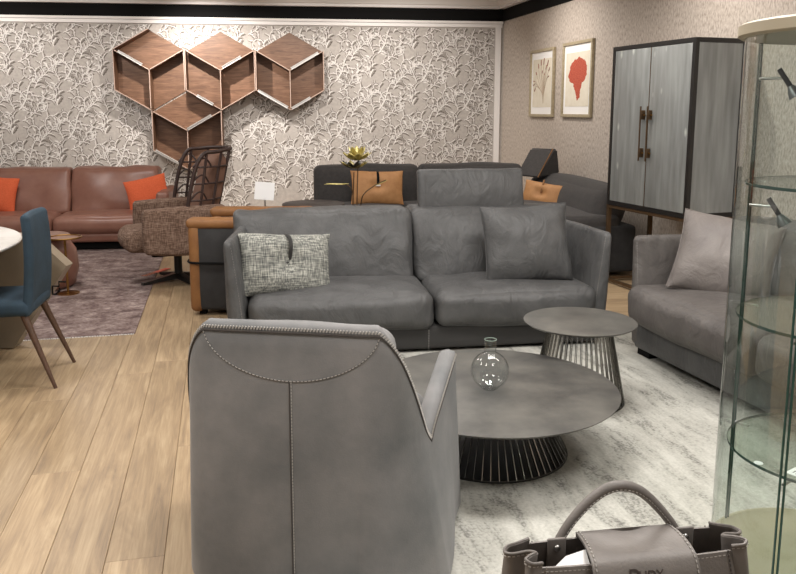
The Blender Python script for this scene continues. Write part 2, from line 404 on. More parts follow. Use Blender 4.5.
t3 = along_back(-9, -0.03, -0.035, 0, ZB0-0.085, ZB0-0.04, 'trim_3', 'white_paint')
o = MB().box((-4.5, -0.03, ZB0-0.02), (8.95, 0.06, 0.032)).build('moulding', 'white_paint', t3, 0)
t4 = along_back(-0.12, -0.045, -0.03, 0, 0.0, ZB0-0.085, 'trim_4', 'white_paint')
def cornice(name, base, x0, x1):
    o = struct(MB().prism([(0, ZB1), (-0.10, ZB1), (-0.10, ZB1+0.035), (-0.13, ZB1+0.045), (-0.17, ZB1+0.10), (-0.20, ZB1+0.11), (-0.20, ZB1+0.14), (0, ZB1+0.14)], x0, x1, 0).build(name, 'white_paint', None, 30))
    o.location = base.location; o.rotation_euler = base.rotation_euler; return o
cornice('trim_5', wb, -9, 0); cornice('trim_6', wr, -2.83, 7)
bb = along_right(-2.83, 7, -0.015, 0, 0, 0.10, 'baseboard_right', 'white_paint')
cl = struct(MB().box((0, 0, ZB1+0.18), (11.4, 15.0, 0.08)).build('ceiling', 'ceiling_paint', None, 0))
cl.rotation_euler = (0, 0, EROT); cl.location = E1*4.6 - E2*1.45

# scroll print of the wallpaper, as thin printed shapes repeated in a half drop
def scroll(start, head, length, k0, k1, n=40):
    p = Vector((start[0], start[1])); a = R(head); o = [(p.copy(), a)]; ds = length/n
    for i in range(n):
        a += lerp(k0, k1, (i/n)**1.6)*ds; p = p + Vector((math.cos(a), math.sin(a)))*ds; o.append((p.copy(), a))
    return o
def leaf(L, W, bend, n=7):
    """lobed acanthus leaf strip along +x"""
    le, ri = [], []
    for i in range(n+1):
        t = i/n; x = L*t; y = bend*L*t*t
        wd = W*math.sin(PI*min(1, t**0.75*0.97+0.02))*(1.0 if i % 2 else 0.5)
        le.append((x + (wd*0.35 if i % 2 else 0), y + wd)); ri.append((x + (wd*0.35 if i % 2 else 0), y - wd*0.8))
    return le, ri
PT_W, PT_H = 0.60, 0.77
def spiral(c, r0, r1, a0, turns, sg, n=30):
    o = []
    for i in range(n+1):
        f = i/n; a = R(a0) + sg*2*PI*turns*f; r = lerp(r0, r1, f**0.8); o.append((Vector((c[0] + r*math.cos(a)*0.92, c[1] + r*math.sin(a)*1.08)), a + sg*PI/2))
    return o
curves = [spiral((0.14, 0.15), 0.125, 0.045, 250, 1.15, -1), spiral((0.43, 0.25), 0.130, 0.045, 200, 1.15, 1), spiral((0.17, 0.47), 0.120, 0.040, 300, 1.2, 1), spiral((0.44, 0.60), 0.125, 0.040, 240, 1.1, -1),
          scroll((0.02, 0.00), 36, 0.42, 4, -5, 24), scroll((0.24, 0.28), 75, 0.32, -3, 4, 20), scroll((0.30, 0.40), 30, 0.30, 3, -5, 20), scroll((0.05, 0.62), 20, 0.36, 2, 6, 22), scroll((0.33, 0.02), 80, 0.18, 4, -8, 14), scroll((0.56, 0.38), 100, 0.26, 3, -6, 16), spiral((0.31, 0.045), 0.085, 0.03, 30, 1.1, -1, 22), scroll((0.52, 0.06), 120, 0.22, -5, 9, 14), scroll((0.30, 0.70), 150, 0.20, 5, -9, 14), spiral((0.585, 0.69), 0.085, 0.03, 200, 1.1, 1, 22), scroll((0.54, 0.20), 70, 0.16, 6, 14, 10)]
random.seed(9)
tile = {'print_dark': MB(), 'print_mid': MB(), 'print_light': MB()}
def strip(mb, le, ri, z, M):
    V = []; F = []
    for a, b_ in zip(le, ri): V += [(a[0], z, a[1]), (b_[0], z, b_[1])]
    F = [(2*i, 2*i+1, 2*i+3, 2*i+2) for i in range(len(le)-1)]
    mb.add([tuple(M @ Vector(p)) for p in V], F)
for ci, pts in enumerate(curves):
    n = len(pts); feather = ci in (5, 8, 9)
    for nm, wd, off, z in (('print_dark', 0.007, -0.006, -0.0009), ('print_light', 0.006 if ci != 4 else 0.010, 0.002, -0.0018)):
        le = []; ri = []
        for i, (p, a) in enumerate(pts):
            nr = Vector((-math.sin(a), math.cos(a))); ww = wd*(1-0.6*i/n); le.append(p + nr*(ww+off)); ri.append(p + nr*(-ww+off))
        strip(tile[nm], le, ri, z, Matrix())
    i = 1; sd = 1
    while i < n:
        p, a = pts[i]; f = i/n
        L = random.uniform(0.06, 0.10)*(1-0.3*f); W = L*random.uniform(0.24, 0.36); sd = -sd
        if feather: L *= 0.8 + 0.3*math.sin(PI*f); W *= 0.7
        elif (sd > 0) == (ci in (0, 3)): L *= 1.25
        else: L *= 0.7
        th = a + sd*R(random.uniform(16, 46)); le, ri = leaf(L, W, sd*0.7*random.uniform(0.3, 1.2))
        M0 = Matrix.Translation((p.x, 0, p.y)) @ Matrix.Rotation(-th, 4, 'Y')
        M1 = Matrix.Translation((p.x+0.009, 0, p.y-0.010)) @ Matrix.Rotation(-th+0.10, 4, 'Y')
        kind = random.random()
        md = [((p1[0]+p2[0])/2, p1[1]*0.45 + p2[1]*0.55) for p1, p2 in zip(le, ri)]
        low, hig = (ri, le) if math.cos(th) > 0 else (le, ri)
        big_ = [(m0[0] + (q[0]-m0[0])*1.25 + 0.002, m0[1] + (q[1]-m0[1])*1.35) for m0, q in zip(md, low)]
        strip(tile['print_dark'], md, big_, -0.0007, M0); strip(tile['print_dark'], le, ri, -0.0005, M1)
        strip(tile['print_mid'], md, low, -0.0011, M0)
        if kind < 0.8: strip(tile['print_light'], md, hig, -0.0015, M0)
        else: strip(tile['print_mid'], md, hig, -0.0013, M0)
        i += (1 if feather else 2) if random.random() < 0.8 else 3
    p, a = pts[-1]; le, ri = leaf(0.06, 0.016, 0.3)
    strip(tile['print_light'], le, ri, -0.0016, Matrix.Translation((p.x, 0, p.y)) @ Matrix.Rotation(-a, 4, 'Y'))
for nm, mb in tile.items():
    big = MB(); k = 0; x = -8.4
    while x < -0.1 - PT_W*0.2:
        z = 0.35 - (PT_H/2 if k % 2 else 0)
        while z < 2.6:
            vv = [(p[0]+x, p[1], p[2]+z) for p in mb.v]
            ff = [q for q in mb.f if all(vv[i][0] < -0.13 and vv[i][2] < 2.63 for i in q)]
            big.add(vv, ff); z += PT_H
        x += PT_W; k += 1
    used = sorted({i for q in big.f for i in q}); re_ = {a: b_ for b_, a in enumerate(used)}
    big.v = [big.v[i] for i in used]; big.f = [tuple(re_[i] for i in q) for q in big.f]
    tag(big.build('wallpaper_' + {'print_dark': 'shadow', 'print_mid': 'leaves', 'print_light': 'highlight'}[nm] + '_print', nm, wb, 0), kind='stuff')

# ------------------------------------------------------------------ rugs
def rug(name, label, cat, m, a0, a1, b0, b1, th=0.008):
    o = MB().soft((0, 0, th/2), (a1-a0, b1-b0, th), 0.003, m=2, k=2).build(name, m, None, 40)
    o.location = E2*((a0+a1)/2) + E1*((b0+b1)/2); o.rotation_euler = (0, 0, EROT); return tag(o, label, cat)
RZ = 0.0081
rug('rug', 'pale grey distressed rug under the coffee tables and front armchair', 'rug', 'rug_grey', 0.06, 3.30, 1.1, 4.82)
rb = rug('rug', 'mauve brown vintage rug in front of the brown leather sofa', 'rug', 'rug_brown', -4.3, -0.60, 5.45, 9.2)
mb = MB(); 
for k in range(370): mb.box((-1.85 + k*0.01 + random.uniform(-.002, .002), -1.875-0.008, 0.003), (0.004, 0.018, 0.003))
mb.build('fringe', 'mat_board', rb, 0)['kind'] = 'stuff'

# ------------------------------------------------------------------ sofas
def piping(mb, loop, r=0.006): return mb.tube(loop, r, 5, closed=True)
def sofa(name, label, loc, rz, lm, hw, split, back, arm_t=0.10, arm_z=(0.06, 0.735), seat_z=(0.155, 0.39), back_z=(0.34, 0.82), depth=0.98, base_m='sofa_dark', base_z=(0.02, 0.17), base_in=0.05, seat_front=-0.02, arms=(-1, 1), arm_len=0.72, seam=True, z=RZ, dep_back=0.60, arm_y0=0.0, pip=None, foot=None, mid_rail=None, arm_taper=0.45, toe=0.10, arm_dx=0.0, br=0.05, back_lean=0.16):
    t = thing(name, label, 'sofa', (loc[0], loc[1], z), rz)
    MB().soft((0, depth/2 + base_in/2 - 0.02, (base_z[0]+base_z[1])/2), (2*hw - 0.10, depth - base_in, base_z[1]-base_z[0]), 0.02, m=3, k=2).build('base', base_m, t)
    if mid_rail: MB().soft((0, depth/2 - 0.02, (mid_rail[0]+mid_rail[1])/2), (2*hw - 0.04, depth - 0.04, mid_rail[1]-mid_rail[0]), 0.03, m=3, k=3).build('seat_rail', lm, t)
    if foot:
        fm = MB().box((0, 0, 0.03), (0.12, 0.08, 0.06)).mesh('foot', 'black', 0)
        for sx in (-1, 1):
            for y in (0.08, depth - 0.12): inst('foot', fm, t, (sx*(hw-0.10), y, 0))
    xs = [-hw + arm_t*0.62] + list(split) + [hw - arm_t*0.62]
    for i in range(len(xs)-1):
        a, b_ = xs[i] + 0.002, xs[i+1] - 0.002; zc = sum(seat_z)/2
        def fn(p, a=a, b_=b_): # front roll is fuller, back lower
            f = 1 - (p.y + 0.35)/0.7
            return (p.x, p.y, p.z - 0.012*(1-f))
        o = MB().soft(((a+b_)/2, seat_front + (dep_back-seat_front)/2 + 0.03, zc), (b_-a, dep_back-seat_front + 0.06, seat_z[1]-seat_z[0]), 0.07, (0.0, 0.03, 0.03), m=14, k=5, wr=0.014, ws=4.5, seed=i+len(label), fn=fn).build('seat_cushion', lm, t, 60)
    bx = [back[0]] + list(back[1]) + [back[2]]
    MB().soft(((bx[0]+bx[-1])/2, depth-0.09, (0.12+back_z[1]-0.10)/2 + 0.02), (bx[-1]-bx[0]-0.03, 0.16, back_z[1]-0.10-0.12), 0.05, m=4, k=4).build('back_frame', lm, t)
    for i in range(len(bx)-1):
        a, b_ = bx[i] + 0.002, bx[i+1] - 0.002; H = back_z[1]-back_z[0]
        def fn2(p): return (p.x, p.y + back_lean*p.z/0.45 + 0.02*math.sin(p.x*7), p.z)
        c = MB().soft(((a+b_)/2, dep_back + 0.11, (back_z[0]+back_z[1])/2), (b_-a, 0.25, H), br, (0.0, 0.05, 0.012), m=16, k=4, wr=0.02, ws=4.5, seed=3*i+len(label), fn=fn2).build('back_cushion', lm, t, 60)
        if pip:
            y = dep_back + 0.0; zz = back_z[0] + 0.05
    for sx in arms:
        ax = arm_dx if sx < 0 else 0.0
        H = arm_z[1]-arm_z[0]
        def fa(p, sx=sx):
            f = (p.z + H/2)/H
            k = 1 - arm_taper*max(0, f-0.35)/0.65
            return (p.x*k + sx*0.05*f - sx*toe*(p.y + arm_len/2), p.y, p.z - 0.0*f)
        arm = MB().soft((sx*(hw - arm_t/2 - 0.01) + ax, arm_y0 + arm_len/2, sum(arm_z)/2), (arm_t, arm_len, H), 0.035, (0.015, 0.01, 0.0), m=8, k=4, wr=0.004, ws=4, seed=sx, fn=fa).build('arm', lm, t, 60)
        if seam:
            pts = [(ax + sx*(hw - arm_t/2 - 0.01 + 0.05*f) - sx*arm_t/2*(1 - arm_taper*max(0, f-0.35)/0.65)*0.72, arm_y0 + 0.004, lerp(arm_z[0]+0.03, arm_z[1]-0.03, f)) for f in [k/12 for k in range(13)]]
            dashes(pts, 0.010, 0.006, 0.003, 0.003).build('stitching', 'stitch_sofa', arm, 0)['kind'] = 'stuff'
    return t
SROT = R(9)
so = sofa('sofa', 'grey leather two seat sofa with a raised headrest behind the coffee table', (0.19, 4.72), SROT, 'sofa_leather', 1.16, [0.045], (-1.20, [0.0], 1.12), arm_dx=-0.05)
h = MB().soft((0, 0, 0), (0.76, 0.09, 0.30), 0.022, (0, 0.025, 0.0), m=8, k=4, wr=0.006, ws=5, fn=lambda p: (p.x, p.y + 0.22*p.z, p.z)).build('headrest', 'sofa_leather', so, 60)
h.location = (0.455, 0.80, 0.93)
loop = [(x, -0.045 - 0.22*0.0 + 0.22*z, z) for x, z in ((-0.335, -0.12), (-0.335, 0.12), (0.335, 0.12), (0.335, -0.12))]
dashes([(-0.335, -0.055+0.22*z, z) for z in (-0.11, 0, 0.11)], 0.008, 0.006, 0.002, 0.002).build('stitching', 'stitch_dark', h, 0)['kind'] = 'stuff'
dashes([(0.0, -0.004, 0.02), (0.0, -0.004, 0.16)], 0.010, 0.006, 0.003, 0.003).build('stitching', 'stitch_sofa', so, 0)['kind'] = 'stuff'
s2 = sofa('sofa', 'warm grey leather sofa in front of the shagreen cabinet, one pillow on it', (1.44 + 0.28*1.15, 4.76 - 0.96*1.15), R(-73.7), 'sofa_leather_warm', 1.15, [0.0], (-1.12, [0.0], 1.12), seat_front=-0.09, foot=True, base_z=(0.05, 0.23), base_in=0.02, base_m='sofa_leather', seat_z=(0.215, 0.455), back_z=(0.38, 0.84))
ls = sofa('sofa', 'brown leather sofa with two orange pillows along the papered wall', (-3.78, 8.28), R(8), 'brown_leather', 1.30, [0.10], (-1.24, [0.17], 1.13), arm_t=0.16, arm_z=(0.10, 0.62), seat_z=(0.17, 0.375), back_z=(0.33, 0.84), depth=1.0, base_m='black', base_z=(0.0, 0.10), base_in=0.10, mid_rail=(0.09, 0.19), seam=False, arm_len=0.85, arm_taper=0.15, toe=0.0)
# sectional
def sectional():
    t = thing('sectional_sofa', 'charcoal fabric corner sofa against the two walls', 'sofa', (0, 0, 0), R(10))
    MB().soft((2.0, 8.35, 0.21), (2.84, 1.10, 0.38), 0.04, m=3, k=3).build('base', 'charcoal_panel', t)
    MB().soft((2.86, 7.25, 0.24), (1.08, 1.16, 0.44), 0.04, (0, 0.01, 0.01), m=4, k=3).build('base', 'charcoal_panel', t)
    for a, b_ in ((0.62, 1.52), (1.52, 2.38)):
        MB().soft(((a+b_)/2, 8.15, 0.43), (b_-a-0.004, 0.80, 0.16), 0.06, (0, 0.01, 0.02), m=5, k=4, wr=0.008).build('seat_cushion', 'charcoal_cloth', t, 60)
    MB().soft((2.82, 7.55, 0.47), (0.86, 1.72, 0.16), 0.06, (0.02, 0.01, 0.02), m=6, k=4, wr=0.01).build('seat_cushion', 'charcoal_cloth', t, 60)
    for i, (a, b_) in enumerate(((0.60, 1.78), (1.78, 2.98))):
        MB().soft(((a+b_)/2, 8.76, 0.64), (b_-a-0.004, 0.28, 0.50), 0.07, (0, 0.03, 0.02), m=8, k=4, wr=0.012, ws=3, seed=i, fn=lambda p: (p.x, p.y + 0.12*p.z, p.z)).build('back_cushion', 'charcoal_cloth', t, 60)
    MB().soft((3.19, 7.74, 0.60), (0.32, 2.00, 0.40), 0.12, (0.03, 0, 0.02), m=8, k=4, wr=0.015, ws=2.5, seed=5, fn=lambda p: (p.x + 0.25*p.z, p.y, p.z)).build('back_cushion', 'charcoal_cloth', t, 60)
    # folded headrest standing on the wing
    hr = MB().prism([(-0.21, -0.13), (0.02, 0.17), (0.10, 0.17), (0.15, -0.10), (0.0, -0.13)], -0.17, 0.17, 0).build('headrest', 'charcoal_cloth', t, 30)
    bm = bmesh.new(); bm.from_mesh(hr.data); bmesh.ops.bevel(bm, geom=bm.edges[:], offset=0.018, segments=2, affect='EDGES'); bm.to_mesh(hr.data); bm.free()
    hr.location = (3.09, 8.42, 0.905); hr.rotation_euler = (0, 0, R(-62))
    MB().tube([(0.17, -0.215, -0.125), (0.17, 0.015, 0.175)], 0.006, 5).build('piping', 'tan_leather', hr, 0)
    for x, y in ((0.75, 7.95), (0.75, 8.8), (3.2, 6.85), (3.2, 8.8), (2.5, 6.85)):
        MB().box((x, y, 0.015), (0.06, 0.06, 0.03)).build('foot', 'black', t, 0)
    return t
sectional()

# ------------------------------------------------------------------ scatter pillows
def pil(label, m, loc, rot, w_, h_, t_, seed=0, wr=0.008, group=None, name='pillow', pipe=None, fn=None, pinch=0.05, strap=None):
    mb = MB().pillow(w_, h_, t_, seed=seed, wr=wr, fn=fn, pinch=pinch, n=22)
    o = mb.build(name, m, None, 60); o.location = loc; o.rotation_euler = rot; tag(o, label, 'pillow', group)
    if pipe:
        lp = []
        for k in range(80):
            s = k/80*4; e = int(s); f = s - e
            f = f*2-1
            u, v = [(f, -1), (1, f), (-f, 1), (-1, -f)][e]
            lp.append((w_/2*u*(1-pinch*(1-v*v)), 0, h_/2*v*(1-pinch*(1-u*u))))
        piping(MB(), lp, 0.0045).build('piping', pipe, o, 60)
    return o
def tuft(p, u, v, sd, e):
    d = math.hypot((u-0.05)/0.5, (v-0.05)/0.6)
    if not e: p.y *= 0.25 + 0.75*min(1, d)**0.7
    a = math.atan2(v, u); p.y += (0 if e else sd*0.006*math.sin(a*9)*max(0, 1-d*0.8))
    return p
tp = pil('grey woven tweed pillow with a leather strap tuck, at the sofa arm', 'tweed_grey', (-0.70, 4.83, 0.55), (R(-20), R(4), R(20)), 0.58, 0.40, 0.19, seed=2, fn=tuft, wr=0.01)
MB().tube(cr([(0.005, -0.012, 0.185), (0.012, -0.088, 0.15), (0.016, -0.095, 0.09), (0.018, -0.05, 0.035), (0.012, -0.03, 0.012)], 6), lambda f: 0.012, 6).build('strap', 'sofa_dark', tp, 60)
MB().soft((0.010, -0.036, 0.006), (0.05, 0.02, 0.035), 0.009, m=2, k=3).build('button', 'sofa_dark', tp, 60)
pil('large grey leather pillow on the sofa seat below the headrest', 'sofa_leather', (0.84, 5.10, 0.635), (R(-17), R(-2.5), R(6)), 0.58, 0.52, 0.20, seed=5, wr=0.014, pinch=0.07, pipe='sofa_leather')
pil('warm grey leather pillow on the sofa beside the glass cabinet', 'pillow_warm', (1.88, 4.46, 0.665), (R(-26), R(8), R(-26)), 0.55, 0.49, 0.20, seed=8, wr=0.016, pinch=0.07, pipe='pillow_warm')
pil('orange square pillow on the brown sofa end away from the rattan chair', 'orange_cloth', (-4.42, 8.66, 0.585), (R(-16), R(7), R(4)), 0.44, 0.40, 0.14, seed=3)
pil('orange pillow on the brown sofa behind the rattan chair', 'orange_cloth', (-2.80, 8.80, 0.585), (R(-16), R(-13), R(10)), 0.46, 0.36, 0.14, seed=4)
def tuck(p, u, v, sd, e):
    d = math.hypot(u/0.4, (v-0.1)/0.5)
    if not e: p.y *= 0.35 + 0.65*min(1, d)
    return p
a = pil('tan leather pillow with a dark strap, behind the gold flower sculpture', 'tan_pillow', (-0.22, 8.33, 0.69), (R(-14), R(1), R(8)), 0.56, 0.36, 0.15, seed=6, fn=tuck)
MB().soft((0.005, -0.056, 0.095), (0.028, 0.016, 0.15), 0.006, m=4, k=2, fn=lambda p: (p.x, p.y + max(0, p.z)**2*9, p.z)).build('strap', 'black', a)
MB().soft((0.005, -0.054, 0.015), (0.05, 0.014, 0.018), 0.005, m=2, k=2).build('clasp', 'white_paint', a)
a = pil('tan leather pillow on the corner sofa wing', 'tan_pillow', (1.50, 8.18, 0.63), (R(-18), R(6), R(-40)), 0.46, 0.26, 0.14, seed=7, fn=tuck)
MB().soft((0.0, -0.045, 0.08), (0.02, 0.012, 0.14), 0.005, m=2, k=2).build('strap', 'tan_leather', a)

# ------------------------------------------------------------------ front armchair
def armchair():
    t = thing('armchair', 'grey nubuck armchair with whip stitched edges, its back turned to the room', 'armchair', (-0.317, 2.24, RZ), R(-9))
    half = cr([(0, -0.014), (0.12, -0.011), (0.25, -0.003), (0.318, 0.028), (0.360, 0.10), (0.382, 0.19), (0.402, 0.32), (0.432, 0.62)], 12)
    half = [Vector((p.x, p.y)) for p in half]
    plan = [Vector((-p.x, p.y)) for p in half[:0:-1]] + half
    n = len(plan); S = [0]
    for a, b_ in zip(plan, plan[1:]): S.append(S[-1] + (b_-a).length)
    mid = S[n//2]
    # arc-length marks on the half: shoulder, notch, end
    hs = [0]
    for a, b_ in zip(half, half[1:]): hs.append(hs[-1] + (b_-a).length)
    def s_at(u_t, key): 
        return min(range(len(half)), key=lambda i: abs(key(half[i]) - u_t))
    sA = hs[s_at(0.285, lambda p: p.x)]; sB = hs[s_at(0.20, lambda p: p.y)]; sE = hs[-1]
    def top(s):
        s = abs(s)
        if s <= sA*0.93: return 0.872 - 0.004*(s/sA)**2
        if s <= sB:
            f = (s - sA*0.93)/(sB - sA*0.93); g = f*f*(3-2*f)*0.45 + f**1.15*0.55
            return lerp(0.868, 0.475, g)
        f = (s - sB)/(sE - sB); return lerp(0.475, 0.622, f**0.8)
    def nrm(i):
        a, b_ = plan[max(i-1, 0)], plan[min(i+1, n-1)]; d = (b_-a).normalized(); return Vector((d.y, -d.x))  # outward
    ZL = 0.03; K = 14; TH = 0.062
    def flare(i, z):                      # the shell widens toward the floor behind the arms
        x, y = plan[i]; wx = max(0, min(1, (abs(x)-0.2)/0.16)); wy = 1 - 0.75*max(0, min(1, (y-0.15)/0.35))
        return (0.085 if x > 0 else 0.012)*wx*wy*max(0, (0.50-z)/0.47)
    def outer(i, z):
        f = (z - ZL)/(0.87 - ZL); nn = nrm(i)
        q = plan[i] + nn*(0.005*math.sin(PI*min(1, f*1.05)) + 0.010*(1-f)**2 + flare(i, z)); return Vector((q.x, q.y, z))
    V = []; F = []
    rows = K + 1
    rim_in = []
    for i in range(n):
        zt = top(S[i]-mid)
        for k in range(rows): V.append(outer(i, lerp(ZL, zt - 0.012, k/K)))
        o1 = outer(i, zt - 0.012); nn = nrm(i); N3 = Vector((nn.x, nn.y, 0))
        V.append(o1 - N3*0.006 + Vector((0, 0, 0.012))); V.append(o1 - N3*TH*0.5 + Vector((0, 0, 0.018)))
        V.append(o1 - N3*(TH-0.008) + Vector((0, 0, 0.010))); V.append(o1 - N3*TH)
        for k in range(1, 6): V.append(o1 - N3*TH + Vector((0, 0, (0.30 - zt)*k/5)))
    m_ = rows + 4 + 5
    for i in range(n-1):
        for k in range(m_-1): F.append((i*m_+k, (i+1)*m_+k, (i+1)*m_+k+1, i*m_+k+1))
    for e in (0, n-1): F.append(tuple(e*m_+k for k in range(m_)))
    mb = MB(); mb.add(V, F); sh = mb.build('shell', 'nubuck', t, 60)
    # whip stitch along the rim
    edge = [outer(i, top(S[i]-mid) - 0.010) + Vector((nrm(i).x, nrm(i).y, 0))*0.0015 for i in range(n)]
    ws = MB(); acc = 0
    for i in range(n-1):
        L = (edge[i+1]-edge[i]).length; td = (edge[i+1]-edge[i])/max(L, 1e-9); k = 0
        while acc < L:
            p = edge[i] + td*acc; nn = nrm(i); N3 = Vector((nn.x, nn.y, 0)); up = N3.cross(td); up = up if up.z > 0 or abs(up.z) < 0.3 else -up
            d = (td*0.5 + Vector((0, 0, 1)) * 0.5 + up*0.5).normalized()
            ws.box((0, 0, 0), (0.0095, 0.0035, 0.0035), Matrix.Translation(p) @ d.to_track_quat('X', 'Z').to_matrix().to_4x4()); acc += 0.0095
        acc -= L
    ws.build('whip_stitching', 'stitch', sh, 0)['kind'] = 'stuff'
    # welt just under the rim
    MB().tube([p + Vector((0, 0, -0.010)) for p in edge[2:-2]], 0.003, 5).build('welt', 'stitch_dark', sh, 60)
    def at_u(u, z, off=0.0015):
        i = min(range(n), key=lambda j: abs(plan[j].x - u) + (10 if plan[j].y > 0.25 else 0)); j = i + 1 if plan[i].x < u else i - 1
        f = (u - plan[i].x)/((plan[j].x - plan[i].x) or 1); q = outer(i, z).lerp(outer(j, z), f); nn = nrm(i); return q + Vector((nn.x, nn.y, 0))*off
    arc = [at_u(u, 0.855 - 0.150*math.sqrt(max(0, 1-(u/0.268)**2))**1.1) for u in [-0.266 + 0.532*k/60 for k in range(61)]]
    dashes(arc, 0.007, 0.0045, 0.0025, 0.002).build('arc_stitching', 'stitch', sh, 0)['kind'] = 'stuff'
    MB().tube(arc, 0.0012, 4).build('yoke_seam', 'stitch_dark', sh, 0)
    cen = [at_u(0.0, z) for z in [0.70 - 0.62*k/20 for k in range(21)]]
    MB().tube(cen, 0.0016, 4).build('centre_seam', 'stitch_dark', sh, 0)
    dashes([p + Vector((0.006, -0.0005, 0)) for p in cen], 0.006, 0.004, 0.002, 0.002).build('centre_stitching', 'stitch', sh, 0)['kind'] = 'stuff'
    # inner cushions
    MB().soft((0, 0.148, 0.585), (0.58, 0.16, 0.49), 0.06, (0, 0.03, 0.012), m=8, k=4, wr=0.006, fn=lambda p: (p.x*(1-0.1*max(0, p.z)), p.y - 0.10*(p.z-0.2), p.z)).build('back_cushion', 'nubuck', t, 60)
    MB().soft((0, 0.40, 0.36), (0.66, 0.56, 0.20), 0.07, (0, 0.03, 0.03), m=8, k=4, wr=0.006).build('seat_cushion', 'nubuck', t, 60)
    MB().soft((0, 0.36, 0.16), (0.68, 0.56, 0.22), 0.03, m=3, k=2).build('base', 'sofa_dark', t)
    fm = MB().lathe([(0.018, 0), (0.024, 0.06)], 12).mesh('foot', 'black', 40)
    for x in (-0.30, 0.30):
        for y in (0.10, 0.56): inst('foot', fm, t, (x, y, 0))
armchair()

# ------------------------------------------------------------------ tables with wire bases
def wire_table(label, c, r_top, z_top, r_up, r_dn, ns, th=0.012):
    t = thing('coffee_table' if r_top > 0.4 else 'side_table', label, 'table', (c[0], c[1], RZ), 0)
    top = MB().lathe([(r_top-0.012, z_top-th), (r_top-0.001, z_top-0.004), (r_top-0.001, z_top-0.001), (r_top-0.004, z_top)], 96).build('table_top', 'ceramic', t, 30)
    MB().lathe([(r_top-0.03, z_top-th-0.006), (r_top-0.014, z_top-th+0.0005)], 96).build('underside', 'ceramic_edge', top, 30)
    zu = z_top - th - 0.008
    for r, z in ((r_up, zu), (r_dn, 0.006)):
        MB().tube([(r*math.cos(2*PI*k/64), r*math.sin(2*PI*k/64), z) for k in range(64)], 0.006, 6, closed=True).build('ring', 'spoke_dark', t, 60)
    MB().lathe([(r_dn-0.004, 0.0), (r_dn-0.004, 0.005)], 64).build('base_plate', 'black_satin', t, 30)
    MB().lathe([(r_up+0.02, zu+0.002), (r_up+0.02, zu+0.007)], 64).build('top_plate', 'black_satin', t, 30)
    L = math.hypot(r_dn-r_up, zu-0.008); ang = math.atan2(r_dn-r_up, zu-0.008)
    sm = MB().box((0, 0, L/2), (0.012, 0.0035, L)).mesh('spoke', 'spoke_steel', 0)
    for k in range(ns):
        a = 2*PI*k/ns
        inst('spoke', sm, t, (r_dn*math.cos(a), r_dn*math.sin(a), 0.008), (0, -ang, a))
    return t
wire_table('large round low coffee table with a flared wire base and glass vase on top', (0.41, 3.33), 0.553, 0.29, 0.18, 0.335, 60)
wire_table('small round side table with tall wire base between the two grey sofas', (0.935, 3.94), 0.287, 0.425, 0.155, 0.235, 44)
v = thing('vase', 'clear round glass bottle vase on the coffee table', 'vase', (0.40, 3.30, 0.2982), 0)
rv = 0.084; prof = []
for k in range(2, 30):
    a = -PI/2 + PI*k/34; prof.append((rv*math.cos(a), rv + rv*math.sin(a)))
prof = [(0.02, 0.001), (0.03, 0.003)] + [p for p in prof if p[0] > 0.031 or p[1] > rv]
prof = [p for p in prof if not (p[1] > rv and p[0] < 0.028)] + [(0.026, 2*rv-0.003), (0.025, 2*rv+0.012), (0.026, 2*rv+0.055)]
MB().lathe(prof, 48, cap=False).build('bowl', 'vase_glass', v, 80)
MB().lathe([(r*0.95, z*0.985+0.004) for r, z in prof], 48, cap=False).build('inner_wall', 'vase_glass', v, 80)
MB().tube([(0.0255*math.cos(2*PI*k/32), 0.0255*math.sin(2*PI*k/32), 2*rv+0.055) for k in range(32)], 0.0018, 6, closed=True).build('lip', 'glass_edge_pale', v, 60)
MB().lathe([(0.02, 0.0), (0.031, 0.002), (0.033, 0.006), (0.02, 0.007)], 32).build('foot', 'vase_glass', v, 60)

